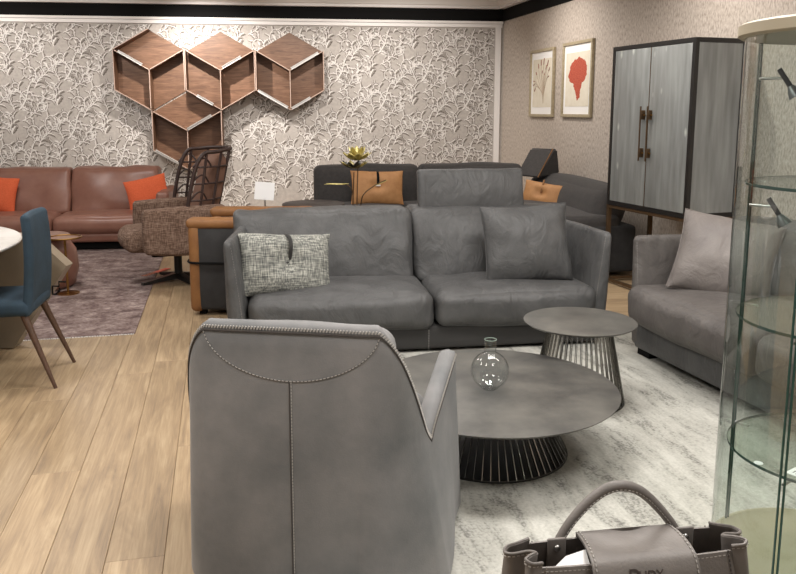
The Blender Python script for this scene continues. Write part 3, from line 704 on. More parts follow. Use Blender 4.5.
# ------------------------------------------------------------------ shagreen cabinet
def cabinet():
    t = thing('cabinet', 'tall grey shagreen cabinet with black frame on a slim metal stand', 'cabinet', (2.018, 6.455, 0), math.atan2(-0.99, 0.345))
    W, D, z0, z1 = 1.045, 0.47, 0.68, 2.03; hw = W/2; e = 0.034
    MB().box((0, D/2+0.012, (z0+z1)/2), (W-0.03, D-0.03, z1-z0-0.03)).build('carcass', 'black_satin', t, 0)
    fr = MB()
    for x in (-hw+e/2, hw-e/2):
        for y in (e/2, D-e/2): fr.box((x, y, (z0+z1)/2), (e, e, z1-z0))
    for z in (z0+e/2, z1-e/2):
        for y in (e/2, D-e/2): fr.box((0, y, z), (W-2*e, e, e))
        for x in (-hw+e/2, hw-e/2): fr.box((x, D/2, z), (e, D-2*e, e))
    fr.build('frame', 'black_satin', t, 0)
    for sx in (-1, 1):
        d = MB().soft((sx*(hw-e)/2, 0.012, (z0+z1)/2), (hw-e-0.004, 0.02, z1-z0-2*e-0.006), 0.003, m=2, k=2).build('door', 'shagreen', t)
        xh = sx*0.045
        hd = MB().box((xh, -0.040, 1.31), (0.008, 0.010, 0.44)).build('handle', 'bronze', d, 0)
        for z in (1.46, 1.155):
            MB().soft((xh, -0.022, z), (0.020, 0.040, 0.075), 0.003, m=1, k=2).build('handle_mount', 'bronze', d)
            MB().box((xh+sx*-0.0, -0.018, z), (0.06, 0.008, 0.012)).build('handle_pin', 'brass', d, 0)
        MB().box((sx*(hw-0.008), D/2, (z0+z1)/2), (0.01, D-2*e-0.004, z1-z0-2*e-0.004)).build('side_panel', 'shagreen', t, 0)
    MB().box((0, 0.004, (z0+z1)/2), (0.004, 0.01, z1-z0-2*e)).build('door_strip', 'bronze', t, 0)
    lg = 0.032
    for x in (-hw+lg/2, hw-lg/2):
        for y in (lg/2, D-lg/2): MB().box((x, y, z0/2), (lg, lg, z0)).build('leg', 'bronze', t, 0)
    for z in (z0-0.016, 0.012):
        for y in (lg/2, D-lg/2): MB().box((0, y, z), (W-2*lg, lg*0.8, 0.024)).build('stand_rail', 'bronze', t, 0)
        for x in (-hw+lg/2, hw-lg/2): MB().box((x, D/2, z), (lg*0.8, D-2*lg, 0.024)).build('stand_rail', 'bronze', t, 0)
cabinet()

# ------------------------------------------------------------------ framed prints on the side wall
def wall_local(p):
    q = p - wr.location; th = EROT - PI/2; return Vector((q.x*math.cos(th) + q.y*math.sin(th), -q.x*math.sin(th) + q.y*math.cos(th), q.z))
def print_frame(label, px0, px1, yt, yb, art):
    k = WD - 0.035
    a, b_ = wall_local(onplane(px0, (yt+yb)/2, WN, k)), wall_local(onplane(px1, (yt+yb)/2, WN, k))
    xm = (px0+px1)/2; zt, zb = onplane(xm, yt, WN, k).z, onplane(xm, yb, WN, k).z
    x0, x1 = a.x, b_.x; cx = (x0+x1)/2; w_, h_ = x1-x0, zt-zb
    t = thing('framed_print', label, 'picture', tuple(Matrix.Translation(wr.location) @ Matrix.Rotation(EROT-PI/2, 4, 'Z') @ Vector((cx, -0.001, (zt+zb)/2))), EROT - PI/2)
    fw = 0.036
    for (c, d) in (((0, -0.018, h_/2-fw/2), (w_, 0.034, fw)), ((0, -0.018, -h_/2+fw/2), (w_, 0.034, fw)), ((-w_/2+fw/2, -0.018, 0), (fw, 0.034, h_-2*fw)), ((w_/2-fw/2, -0.018, 0), (fw, 0.034, h_-2*fw))):
        MB().soft(c, d, 0.004, m=1, k=2).build('frame_bar', 'frame_wood', t)
    MB().box((0, -0.012, 0), (w_-2*fw, 0.006, h_-2*fw)).build('mat_board', 'mat_board', t, 0)
    pw_, ph = w_-2*fw-0.10, h_-2*fw-0.17
    pp = MB().box((0, -0.016, 0), (pw_, 0.003, ph)).build('paper', 'paper', t, 0)
    art(pp, pw_, ph)
def poly_face(mb, pts, y):
    mb.add([(x, y, z) for x, z in pts], [tuple(range(len(pts)))])
def art_coral(pp, w_, h_):
    random.seed(3); g = MB(); r_ = MB()
    for k, (hx, hz) in enumerate([(-0.42, 0.05), (-0.36, -0.12), (-0.30, 0.20), (-0.18, 0.34), (-0.05, 0.40), (0.10, 0.42), (0.22, 0.30), (0.30, 0.38), (0.38, 0.26), (0.34, 0.12), (-0.42, -0.02), (0.02, 0.22), (0.15, 0.18)]):
        pts = cr([(0.10*w_, -0.0185, -0.42*h_), (0.08*w_ + hx*w_*0.15, -0.0185, -0.20*h_), (hx*w_*0.75, -0.0185, hz*h_*0.5), (hx*w_, -0.0185, hz*h_)], 5)
        g.tube(pts, 0.0035, 4); d = (pts[-1]-pts[-4])
        r_.tube([pts[-1]-d*0.4, pts[-1]+d*0.2, pts[-1]+d*0.9], lambda f: 0.007*(1-0.3*abs(f-0.4)), 5)
    g.build('coral_branches', 'coral_grey', pp, 60)['kind'] = 'stuff'; r_.build('coral_tips', 'coral_dark', pp, 60)['kind'] = 'stuff'
def art_fan(pp, w_, h_):
    random.seed(5); pts = []
    out = [(0.02, -0.40), (0.12, -0.34), (0.16, -0.22), (0.20, -0.08), (0.34, -0.02), (0.40, 0.08), (0.42, 0.20), (0.36, 0.28), (0.30, 0.35), (0.14, 0.38), (0.08, 0.41), (-0.04, 0.36), (-0.10, 0.38), (-0.26, 0.30), (-0.32, 0.20), (-0.38, 0.06), (-0.34, -0.02), (-0.16, -0.08), (-0.10, -0.18), (-0.02, -0.28)]
    for i, (a, b_) in enumerate(zip(out, out[1:]+out[:1])):
        for k in range(4):
            f = k/4; pts.append(((lerp(a[0], b_[0], f) + random.uniform(-.018, .018))*w_, (lerp(a[1], b_[1], f) + random.uniform(-.008, .008))*h_))
    mb = MB(); mb.prism(pts, -0.0182, -0.0172, 1); mb.build('fan_coral', 'coral_red', pp, 0)
print_frame('framed print of branching coral with dark red tips', 529.2, 552.7, 49.0, 117.0, art_coral)
print_frame('framed print of a solid red fan coral', 561.4, 591.0, 41.0, 117.4, art_fan)

# ------------------------------------------------------------------ hexagonal cube shelves
MBK = (-math.sin(BA), math.cos(BA)); KB = MBK[0]*CX + MBK[1]*CYW; DEP = 0.24
def hexes():
    pA, pB = onplane(149.1-35.7, 69.7, MBK, KB-DEP), onplane(149.1+35.7, 69.7, MBK, KB-DEP)
    s = (pB-pA).length/math.sqrt(3); th = 0.011
    side = MB().box((0, -DEP/2, 0), (s, DEP, th)).mesh('side_panel', 'walnut', 0)
    div = MB().box((s/2-0.01, -DEP/2+0.002, 0), (s-0.03, DEP-0.008, th)).mesh('divider', 'walnut', 0)
    es = MB().box((0, -DEP-0.002, 0), (s, 0.004, th)).mesh('edge_strip', 'leg_rose', 0)
    ed = MB().box((s/2-0.01, -DEP-0.001, 0), (s-0.03, 0.006, th)).mesh('edge_strip', 'leg_rose', 0)
    c60 = s*math.sqrt(3)/2
    def rh(k):
        a = [R(x) for x in ((30, 90, 150), (150, 210, 270), (270, 330, 390))[k]]
        f = 0.985
        return MB().prism([(0, 0)] + [(f*s*math.cos(x), f*s*math.sin(x)) for x in a], -0.012, -0.002, 1)
    lab = ['wall shelf hexagon at the free outer end above the brown sofa', 'wall shelf hexagon in the row between its two neighbours', 'wall shelf hexagon at the row end toward the framed prints', 'wall shelf hexagon hanging below the row, above the rattan chair']
    clips = [[(150, 0.10, 0.75)], [(30, 0.08, 0.62), ('bl', 0.30, 0.75)], [(30, 0.05, 0.85), ('br', 0.05, 0.6), ('bl', 0.05, 0.9)], [(30, 0.02, 0.72), ('bl', 0.05, 0.75)]]
    for i, (px, py) in enumerate(((149.1, 69.7), (220.0, 68.2), (289.3, 67.6), (188.9, 128.9))):
        p = onplane(px, py, MBK, KB-DEP); q = p + Vector((MBK[0], MBK[1], 0))*(DEP-0.002)
        if i == 0: p0 = q.copy()
        dx = {0: 0, 1: 1, 2: 2, 3: 0.5}[i]; dz = {3: -1.5*s}.get(i, 0)
        stp = s*math.sqrt(3) + 0.006
        q = p0 + Vector((math.cos(BA), math.sin(BA), 0))*stp*dx + Vector((0, 0, dz - (0.004 if i == 3 else 0)))
        t = thing('wall_shelf', lab[i], 'shelf', tuple(q), BA)
        for k in range(6):
            if k in ((1, 5), (1, 2), (1, 2), (1, 2))[i]: continue
            a = R(60*k); o = inst('side_panel', side, t, (math.cos(a)*(c60-th/2), 0, math.sin(a)*(c60-th/2)), (0, PI/2-a, 0)); inst('edge_strip', es, o)
        for a in (150, 30, -90):
            o = inst('divider', div, t, (0, 0, 0), (0, -R(a), 0)); inst('edge_strip', ed, o)
        for k in range(3): 
            b_ = rh(k).build('back_panel', 'walnut', t, 0)
        for (a, f0, f1) in clips[i]:
            mb = MB().box(((f0+f1)/2*s, -DEP-0.008, 0.012), ((f1-f0)*s, 0.014, 0.034))
            mb.box(((f0+f1)/2*s, -DEP-0.018, 0.027), ((f1-f0)*s, 0.03, 0.005))
            o = mb.build('steel_clip', 'clip_silver', t, 0)
            if a == 'bl': o.location = (-c60, 0, -s/2); o.rotation_euler = (0, R(30), 0)
            elif a == 'br': o.location = (0, 0, -s); o.rotation_euler = (0, R(-30), 0)
            elif a == 150: o.location = (0, 0, 0); o.rotation_euler = (0, R(30), 0); o.location = (-s*math.cos(R(30)), 0, s*0.5); o.location = Vector((-math.cos(R(30)), 0, 0.5))*s*0.95
            else: o.rotation_euler = (0, R(-30), 0)
mat('clip_silver', '#d9d8d6', None, rough=0.35)
mat('leg_rose', '#b8a193', None, rough=0.4)
hexes()

# ------------------------------------------------------------------ round glass display case
def display():
    t = thing('display_case', 'round glass display case with beige top and base, empty shelves', 'display case', (1.335, 2.30, RZ), 0)
    r = 0.325; zt = 1.70
    MB().lathe([(0.33, 0), (0.34, 0.008), (0.34, 0.082), (0.335, 0.088)], 72).build('base', 'base_beige', t, 30)
    MB().lathe([(0.335, zt), (0.345, zt+0.006), (0.345, zt+0.034), (0.335, zt+0.04)], 72).build('top_cap', 'cap_beige', t, 30)
    js = [R(x) for x in (-140, -40, 40, 140)]   # joints, angle from +x
    js = [R(-90-50), R(-90+50), R(90-35), R(90+35)]
    for i in range(4):
        a0, a1 = js[i] + 0.02, js[(i+1) % 4] - 0.02
        if a1 < a0: a1 += 2*PI
        n = 28; pts = [(r*math.cos(lerp(a0, a1, k/n)), r*math.sin(lerp(a0, a1, k/n))) for k in range(n+1)]
        V = [(x, y, z) for z in (0.088, zt) for x, y in pts]
        o = MB().add(V, [(k, k+1, k+n+2, k+n+1) for k in range(n)]).build('glass_panel', 'glass_pane', t, 80)
        for (x, y) in (pts[0], pts[-1]):
            MB().box((x, y, (0.088+zt)/2), (0.005, 0.005, zt-0.088)).build('glass_edge', 'glass_edge', o, 0)
    for z in (0.455, 0.87, 1.275):
        rs = 0.296
        sh = MB().lathe([(rs, z-0.004), (rs, z+0.004)], 96).build('glass_shelf', 'glass_shelf', t, 30)
        MB().lathe([(rs+0.0003, z-0.0045), (rs+0.0012, z), (rs+0.0003, z+0.0045)], 96, cap=False).build('shelf_edge', 'glass_edge', sh, 30)
        for a in js:
            c, s_ = math.cos(a), math.sin(a)
            MB().tube([(0.318*c, 0.318*s_, z-0.012), (0.270*c, 0.270*s_, z-0.012)], 0.005, 8).build('shelf_pin', 'steel', t, 60)
    # two small spotlights inside
    for px, py, Y in ((785, 78, 2.42), (774, 207, 2.46)):
        p = onY(px, py, Y) - Vector((1.335, 2.30, RZ))
        d = Vector((0.50, -0.25, -0.85)).normalized()
        lp = MB().tube([p - d*0.032, p + d*0.030], 0.008, 10).build('spotlight', 'black_satin', t, 60)
        M0 = Matrix.Translation(p + d*0.028) @ d.to_track_quat('Z', 'Y').to_matrix().to_4x4()
        MB().lathe([(0.008, 0), (0.012, 0.008), (0.022, 0.032), (0.023, 0.036)], 20, M=M0).build('lamp_head', 'lamp_grey', lp, 40)
        MB().tube([p, p + Vector((-0.05, 0.06, 0.0))], 0.004, 8).build('lamp_arm', 'steel', lp, 60)
display()
p = onz(790, 483, 0.455+0.004+RZ)
o = MB().box((0, 0, 0.0006), (0.06, 0.045, 0.0012)).build('price_tag', 'card_white', None, 0); o.location = (1.155, 2.14, 0.455+0.0045+RZ); o.rotation_euler = (0, 0, R(35))
tag(o, 'small white printed price tag lying on a glass case shelf', 'tag')
for k in range(3): MB().box((-0.005, -0.012+0.01*k, 0.0013), (0.036-0.008*k, 0.003, 0.0004)).build('print_line', 'stitch_dark', o, 0)
o = MB().lathe([(0.013, 0), (0.013, 0.0008)], 20).build('sticker', 'card_white', None, 0); q = onz(758.5, 463, 0.455+0.0045+RZ); o.location = q
tag(o, 'round white sticker lying on a glass case shelf', 'sticker')

# ------------------------------------------------------------------ rattan wing chair
def rattan_chair():
    t = thing('lounge_chair', 'brown tweed swivel lounge chair with a dark rattan cage back', 'armchair', (-1.95, 6.88, RZ), R(-66))
    MB().soft((0, -0.10, 0.40), (0.58, 0.72, 0.18), 0.07, (0, 0.03, 0.02), m=8, k=4, wr=0.003).build('seat_cushion', 'tweed_brown', t, 60)
    for sx in (-1, 1):
        MB().soft((sx*0.36, 0.02, 0.49), (0.12, 0.68, 0.40), 0.032, (0.008, 0.01, 0.008), m=6, k=4, wr=0.002, seed=sx, fn=lambda p: (p.x, p.y, p.z + (0.03*(p.y) if p.z > 0 else -0.10*max(0, -p.y-0.1)*-1))).build('arm', 'tweed_brown', t, 60)
    MB().soft((0, 0.28, 0.76), (0.46, 0.16, 0.72), 0.075, (0, 0.03, 0.01), m=8, k=4, wr=0.008, fn=lambda p: (p.x*(1+0.06*p.z), p.y + 0.24*p.z + 0.12*(p.x*p.x*-2), p.z)).build('back_cushion', 'cushion_brown', t, 60)
    def plan(a): return Vector((0.35*math.sin(a), 0.06 + 0.34*(math.cos(a)*0.9 + 0.1), 0))
    def top(a): return 1.16 - 0.05*(abs(a)/R(95))**3
    def pt(a, z): return plan(a)*1.0 + Vector((0.03*math.sin(a), 0.24*(z-0.78)*(0.55+0.45*math.cos(a)), 0)) + Vector((0, 0, z))
    A = R(92); rim = []
    for k in range(41):
        a = -A + 2*A*k/40; rim.append(pt(a, top(a)))
    lowL = [pt(-A, z) for z in (0.36, 0.6, 0.8, 1.0)]; lowR = [pt(A, z) for z in (1.0, 0.8, 0.6, 0.36)]
    def rnd(f): return 0.017
    MB().tube(cr([pt(-A*1.0, 0.30), pt(-A*1.06, 0.55), pt(-A*1.04, 0.80), pt(-A*0.98, 1.02), pt(-A*0.88, 1.13)] + rim[6:35:4] + [pt(A*0.88, 1.13), pt(A*0.98, 1.02), pt(A*1.04, 0.80), pt(A*1.06, 0.55), pt(A, 0.30)], 5), rnd, 8).build('outer_hoop', 'rattan', t, 60)
    MB().tube([pt(a, 0.31) for a in [-A + 2*A*k/24 for k in range(25)]], 0.013, 8).build('lower_hoop', 'rattan', t, 60)
    for z in (0.44, 0.60, 0.74, 0.88, 1.02):
        aa = A*(1.04 if z < 1.0 else 0.97); MB().tube([pt(-aa + 2*aa*k/28, z) for k in range(29)], 0.009, 6).build('rattan_band', 'rattan', t, 60)
    for k in range(-3, 4):
        a = A*k/3.6; MB().tube([pt(a, z) for z in [lerp(0.31, top(a)-0.01, f/6) for f in range(7)]], 0.012, 6).build('rattan_rib', 'rattan', t, 60)
    for sg in (-1, 1):
        for z in (0.60, 0.74, 0.88, 1.02):    # arched loops on the wings
            pts = [pt(sg*A*(0.95 - 0.20*math.cos(PI*f/8)*1.0) if False else sg*A*lerp(1.03, 0.72, f/8), z + 0.075*math.sin(PI*f/8)) for f in range(9)]
            MB().tube(pts, 0.008, 6).build('rattan_loop', 'rattan', t, 60)
    MB().soft((0, 0, 0.285), (0.5, 0.5, 0.05), 0.02, m=2, k=2).build('seat_plate', 'black', t)
    MB().lathe([(0.045, 0.05), (0.035, 0.08), (0.035, 0.27)], 20).build('column', 'black_satin', t, 40)
    fm = MB().add([(-0.03, 0, 0.02), (0.03, 0, 0.02), (0.03, 0, 0.075), (-0.03, 0, 0.075), (-0.022, -0.34, 0.0), (0.022, -0.34, 0.0), (0.022, -0.34, 0.022), (-0.022, -0.34, 0.022)], [(0, 1, 2, 3), (4, 5, 6, 7), (0, 1, 5, 4), (1, 2, 6, 5), (2, 3, 7, 6), (3, 0, 4, 7)]).mesh('foot', 'black_satin', 0)
    for k in range(4): inst('foot', fm, t, (0, 0, 0), (0, 0, R(18 + 90*k)))
mat('cushion_brown', '#6e4f40', '#7c5b4a', 8, 0.7, 0.15, 120)
rattan_chair()

# ------------------------------------------------------------------ tan and black armchair behind the sofa
def tan_chair():
    t = thing('armchair', 'tan and black leather armchair strapped with a belt, behind the grey sofa', 'armchair', (-1.11, 6.05, 0), R(-92))
    for sx in (-1, 1):
        a = MB().soft((sx*0.33, -0.0, 0.355), (0.13, 0.76, 0.63), 0.03, (0.012, 0, 0), m=4, k=3).build('arm_panel', 'charcoal_panel', t, 60)
        MB().soft((sx*0.33, -0.36, 0.355), (0.15, 0.10, 0.66), 0.045, m=4, k=4, wr=0.004).build('arm_front', 'tan_leather', a, 60)
        MB().soft((sx*0.33, 0.0, 0.685), (0.16, 0.84, 0.075), 0.034, m=6, k=4, wr=0.005, ws=6).build('arm_pad', 'tan_leather', a, 60)
    b_ = MB().soft((0, 0.34, 0.36), (0.78, 0.12, 0.62), 0.03, (0, 0.012, 0), m=4, k=3).build('back_panel', 'charcoal_panel', t, 60)
    MB().soft((0, 0.34, 0.69), (0.80, 0.15, 0.075), 0.034, m=6, k=4, wr=0.005, ws=6).build('back_pad', 'tan_leather', b_, 60)
    MB().soft((0, -0.06, 0.37), (0.52, 0.68, 0.20), 0.07, (0, 0.02, 0.03), m=6, k=4, wr=0.006).build('seat_cushion', 'tan_leather', t, 60)
    MB().soft((0, 0.0, 0.16), (0.62, 0.70, 0.24), 0.02, m=2, k=2).build('base', 'charcoal_panel', t)
    lp = []
    for k in range(48):
        a = 2*PI*k/48; c, s_ = math.cos(a), math.sin(a); g = lambda v: math.copysign(abs(v)**0.25, v)
        lp.append((0.425*g(c), 0.425*g(s_) - 0.01, 0.40))
    MB().tube(lp, 0.009, 6, closed=True).build('belt', 'black', t, 60)
    fm = MB().box((0, 0, 0.022), (0.05, 0.05, 0.044)).mesh('foot', 'black', 0)
    for x in (-0.32, 0.32):
        for y in (-0.33, 0.33): inst('foot', fm, t, (x, y, 0))
tan_chair()

# ------------------------------------------------------------------ price card on a stand, dark round table, flower sculpture
q = onY(264.5, 191, 6.85)
t = thing('price_card', 'white price card on a thin stand against the wallpaper', 'sign', (q.x, q.y, 0), 0)
c = MB().box((0, 0, 0), (0.17, 0.004, 0.155)).build('card', 'card_white', t, 0); c.location = (0, 0, q.z); c.rotation_euler = (R(-10), R(4), 0)
MB().tube([(0, 0.012, 0.01), (0, 0.012, q.z+0.02)], 0.006, 8).build('pole', 'steel', t, 60)
MB().lathe([(0.10, 0), (0.10, 0.008), (0.012, 0.014)], 24).build('base', 'steel', t, 40)
q = onz(313.5, 203.0, 0.60)
t = thing('side_table', 'dark round side table behind the grey sofa', 'table', (q.x, q.y, 0), 0)
MB().lathe([(0.29, 0.565), (0.305, 0.575), (0.305, 0.595), (0.295, 0.60)], 56).build('table_top', 'dark_table', t, 30)
MB().lathe([(0.05, 0.02), (0.035, 0.06), (0.035, 0.50), (0.06, 0.565)], 24).build('stem', 'black_satin', t, 40)
MB().lathe([(0.20, 0), (0.20, 0.012), (0.05, 0.022)], 40).build('base', 'black_satin', t, 40)
def flower():
    Y = 6.35; b0 = onY(355, 205, Y); t = thing('flower_sculpture', 'gold and black metal flower sculpture behind the grey sofa', 'sculpture', (b0.x, Y, 0), 0)
    L = lambda px, py, dy=0.0: onY(px, py, Y) - Vector((b0.x, Y, 0)) + Vector((0, dy, 0))
    MB().lathe([(0.13, 0), (0.13, 0.012), (0.02, 0.02)], 32).build('base', 'black_satin', t, 40)
    for nm, pts in (('stem', [(0, 0, 0.01), (0.01, 0, 0.45), L(357, 200), L(358, 166)]), ('stem', [(-0.01, 0, 0.01), (-0.03, 0, 0.4), L(353, 198), L(354, 172)]), ('stem', [(-0.02, 0.01, 0.01), (-0.04, 0.01, 0.5), L(353, 205), L(352, 190), L(346, 184)]), ('stem', [(0.02, 0, 0.01), (0.02, 0, 0.5), L(361, 204), L(364, 194), L(374, 186), L(386, 180)])):
        MB().tube(cr(pts, 6), 0.005, 6).build(nm, 'bronze', t, 60)
    random.seed(12)
    def petal(c, d, ln, wd, m, curl=0.25, nm='petal'):
        d = d.normalized(); sd = d.cross(Vector((0, 0, 1))).normalized(); up = sd.cross(d)
        V = []; F = []; n = 6
        for i in range(n+1):
            f = i/n; w_ = wd*math.sin(PI*(0.08+0.9*f))**0.8; p = c + d*ln*f + up*(curl*ln*f*f)
            V += [p + sd*w_ - up*0.15*w_, p + up*0.1*w_, p - sd*w_ - up*0.15*w_]
        for i in range(n):
            for k in (0, 1): F.append((3*i+k, 3*i+k+1, 3*i+k+4, 3*i+k+3))
        o = MB().add(V, F).build(nm, m, t, 60); md = o.modifiers.new('solid', 'SOLIDIFY'); md.thickness = 0.003
    ct = L(357, 160)
    for k in range(9):
        a = 2*PI*k/9; petal(ct, Vector((math.cos(a), math.sin(a), 0.35)), 0.13, 0.040, 'gold_leaf', 0.15)
    for k in range(5):
        a = 2*PI*k/5+0.4; petal(ct + Vector((0, 0, 0.02)), Vector((math.cos(a), math.sin(a), 0.9)), 0.11, 0.034, 'gold_leaf', 0.2)
    ct = L(354, 168)
    for k in range(10):
        a = 2*PI*k/10; petal(ct, Vector((math.cos(a), math.sin(a), 0.22)), 0.125, 0.032, 'black_satin' if k % 3 else 'gold_leaf', 0.25)
    petal(L(349, 183.5), Vector((-1, 0, 0.02)), 0.20, 0.022, 'gold_leaf', -0.05, 'leaf'); petal(L(345, 184), Vector((-1, -0.2, 0.10)), 0.15, 0.03, 'gold_leaf', -0.05, 'leaf'); petal(L(374, 186), Vector((1, 0, 0.45)), 0.12, 0.008, 'gold_leaf', 0.0, 'leaf')
flower()

# ------------------------------------------------------------------ dining table, blue chair
def dining():
    t = thing('dining_table', 'round marble dining table on a faceted beige pedestal', 'table', (-3.2, 4.2, RZ), 0)
    MB().lathe([(1.045, 0.728), (1.06, 0.738), (1.06, 0.745), (1.055, 0.75)], 96).build('table_top', 'marble', t, 30)
    prof = [(0.76, 0.0), (1.13, 0.53), (0.93, 0.727), (-0.93, 0.727), (-1.13, 0.53), (-0.76, 0.0)]
    MB().prism(prof, -0.74, -0.64, 1).build('pedestal', 'pedestal', t, 0)
    pd = MB().prism(prof, 0.64, 0.74, 1).build('pedestal', 'pedestal', t, 0)
    B = Vector((1.18, 0.64, 0.53)); n = Vector((0, -1, 0))
    org = Vector((-3.2, 4.2, 0)); mb = MB()
    if n.y > 0: n = -n
    def hit(px, py):
        d = ray(px, py); o_ = Vector((0, 0, HC)) - org; k = (B + n*0.003 - o_).dot(n)/d.dot(n); return o_ + d*k
    for segs in ([(52.5, 296), (52.5, 287.5), (59, 287.5), (59, 283.0), (66, 283.0)], [(52.5, 295.5), (56, 295.5), (59.5, 292), (59.5, 289)]):
        mb.tube([hit(*q) for q in segs], 0.006, 4)
    mb.build('key_ornament', 'black', pd, 0)
dining()
def blue_chair():
    t = thing('dining_chair', 'blue fabric dining chair with tapered walnut legs at the marble table', 'chair', (-2.156, 4.31, 0), R(-80))
    MB().soft((0, -0.08, 0.445), (0.45, 0.46, 0.085), 0.035, (0, 0.01, 0.012), m=6, k=4).build('seat', 'blue_cloth', t, 60)
    def fb(p):
        f = (p.z+0.275)/0.55
        return (p.x*(1.0 - 0.12*f), p.y + 0.03 + 0.045*math.sin(f*2.0) - 0.02*f + 0.28*p.x*p.x - 0.02, p.z)
    MB().soft((0, 0.10, 0.675), (0.44, 0.05, 0.55), 0.025, (0, 0.006, 0.004), m=8, k=4, fn=fb).build('backrest', 'blue_cloth', t, 60)
    for sx in (-1, 1):
        for sy in (-1, 1):
            MB().tube([(sx*0.18, sy*0.16 - 0.06, 0.415), (sx*0.228, sy*0.28 - 0.03, 0.0)], lambda f: lerp(0.022, 0.010, f), 8).build('leg', 'leg_walnut', t, 60)
blue_chair()
pa, pb = onz(143.5, 276, 0.012), onz(168, 268, 0.012); dv = pb - pa; L_ = dv.length
t2 = thing('swing_tag', 'grey and red paper tag on the floor under the rattan chair', 'tag', tuple(pa.lerp(pb, 0.5).xy) + (RZ,), math.atan2(dv.y, dv.x))
MB().box((-L_*0.27, 0, 0.0015), (L_*0.46, 0.06, 0.003)).build('grey_part', 'spoke_steel', t2, 0)
MB().box((L_*0.23, 0, 0.0015), (L_*0.54, 0.06, 0.003)).build('red_part', 'coral_red', t2, 0)
# small tables by the brown sofa
q = onz(45, 288, 0.0)
t = thing('drum_table', 'brown leather drum table with a disc top on the mauve rug', 'table', (q.x, q.y, RZ), 0)
MB().lathe([(0.20, 0.0), (0.25, 0.03), (0.285, 0.17), (0.27, 0.32), (0.22, 0.40), (0.15, 0.43)], 40).build('drum', 'brown_leather', t, 60)

mat('tray_brown', '#8a6a5c', '#7c5e51', 6, 0.4)
MB().lathe([(0.21, 0.43), (0.225, 0.436), (0.225, 0.448), (0.215, 0.452)], 48).build('table_top', 'tray_brown', t, 30)
q2 = onz(65, 237.5, 0.40)
t = thing('tray_table', 'thin brass rimmed tray table beside the leather drum table', 'table', (q2.x+0.28, q2.y-0.75, RZ), 0)
t.location = (onz(64.5, 238, 0.47).x, onz(64.5, 238, 0.47).y - 0.0, RZ)
MB().lathe([(0.125, 0.462), (0.128, 0.465)], 40).build('tray', 'tray_brown', t, 30)
MB().tube([(0.13*math.cos(2*PI*k/40), 0.13*math.sin(2*PI*k/40), 0.468) for k in range(40)], 0.007, 6, closed=True).build('rim', 'brass', t, 60)
MB().tube([(0, 0, 0.01), (0, 0, 0.462)], 0.010, 8).build('stem', 'brass', t, 60)
MB().lathe([(0.09, 0), (0.09, 0.006), (0.015, 0.012)], 28).build('base', 'brass', t, 40)

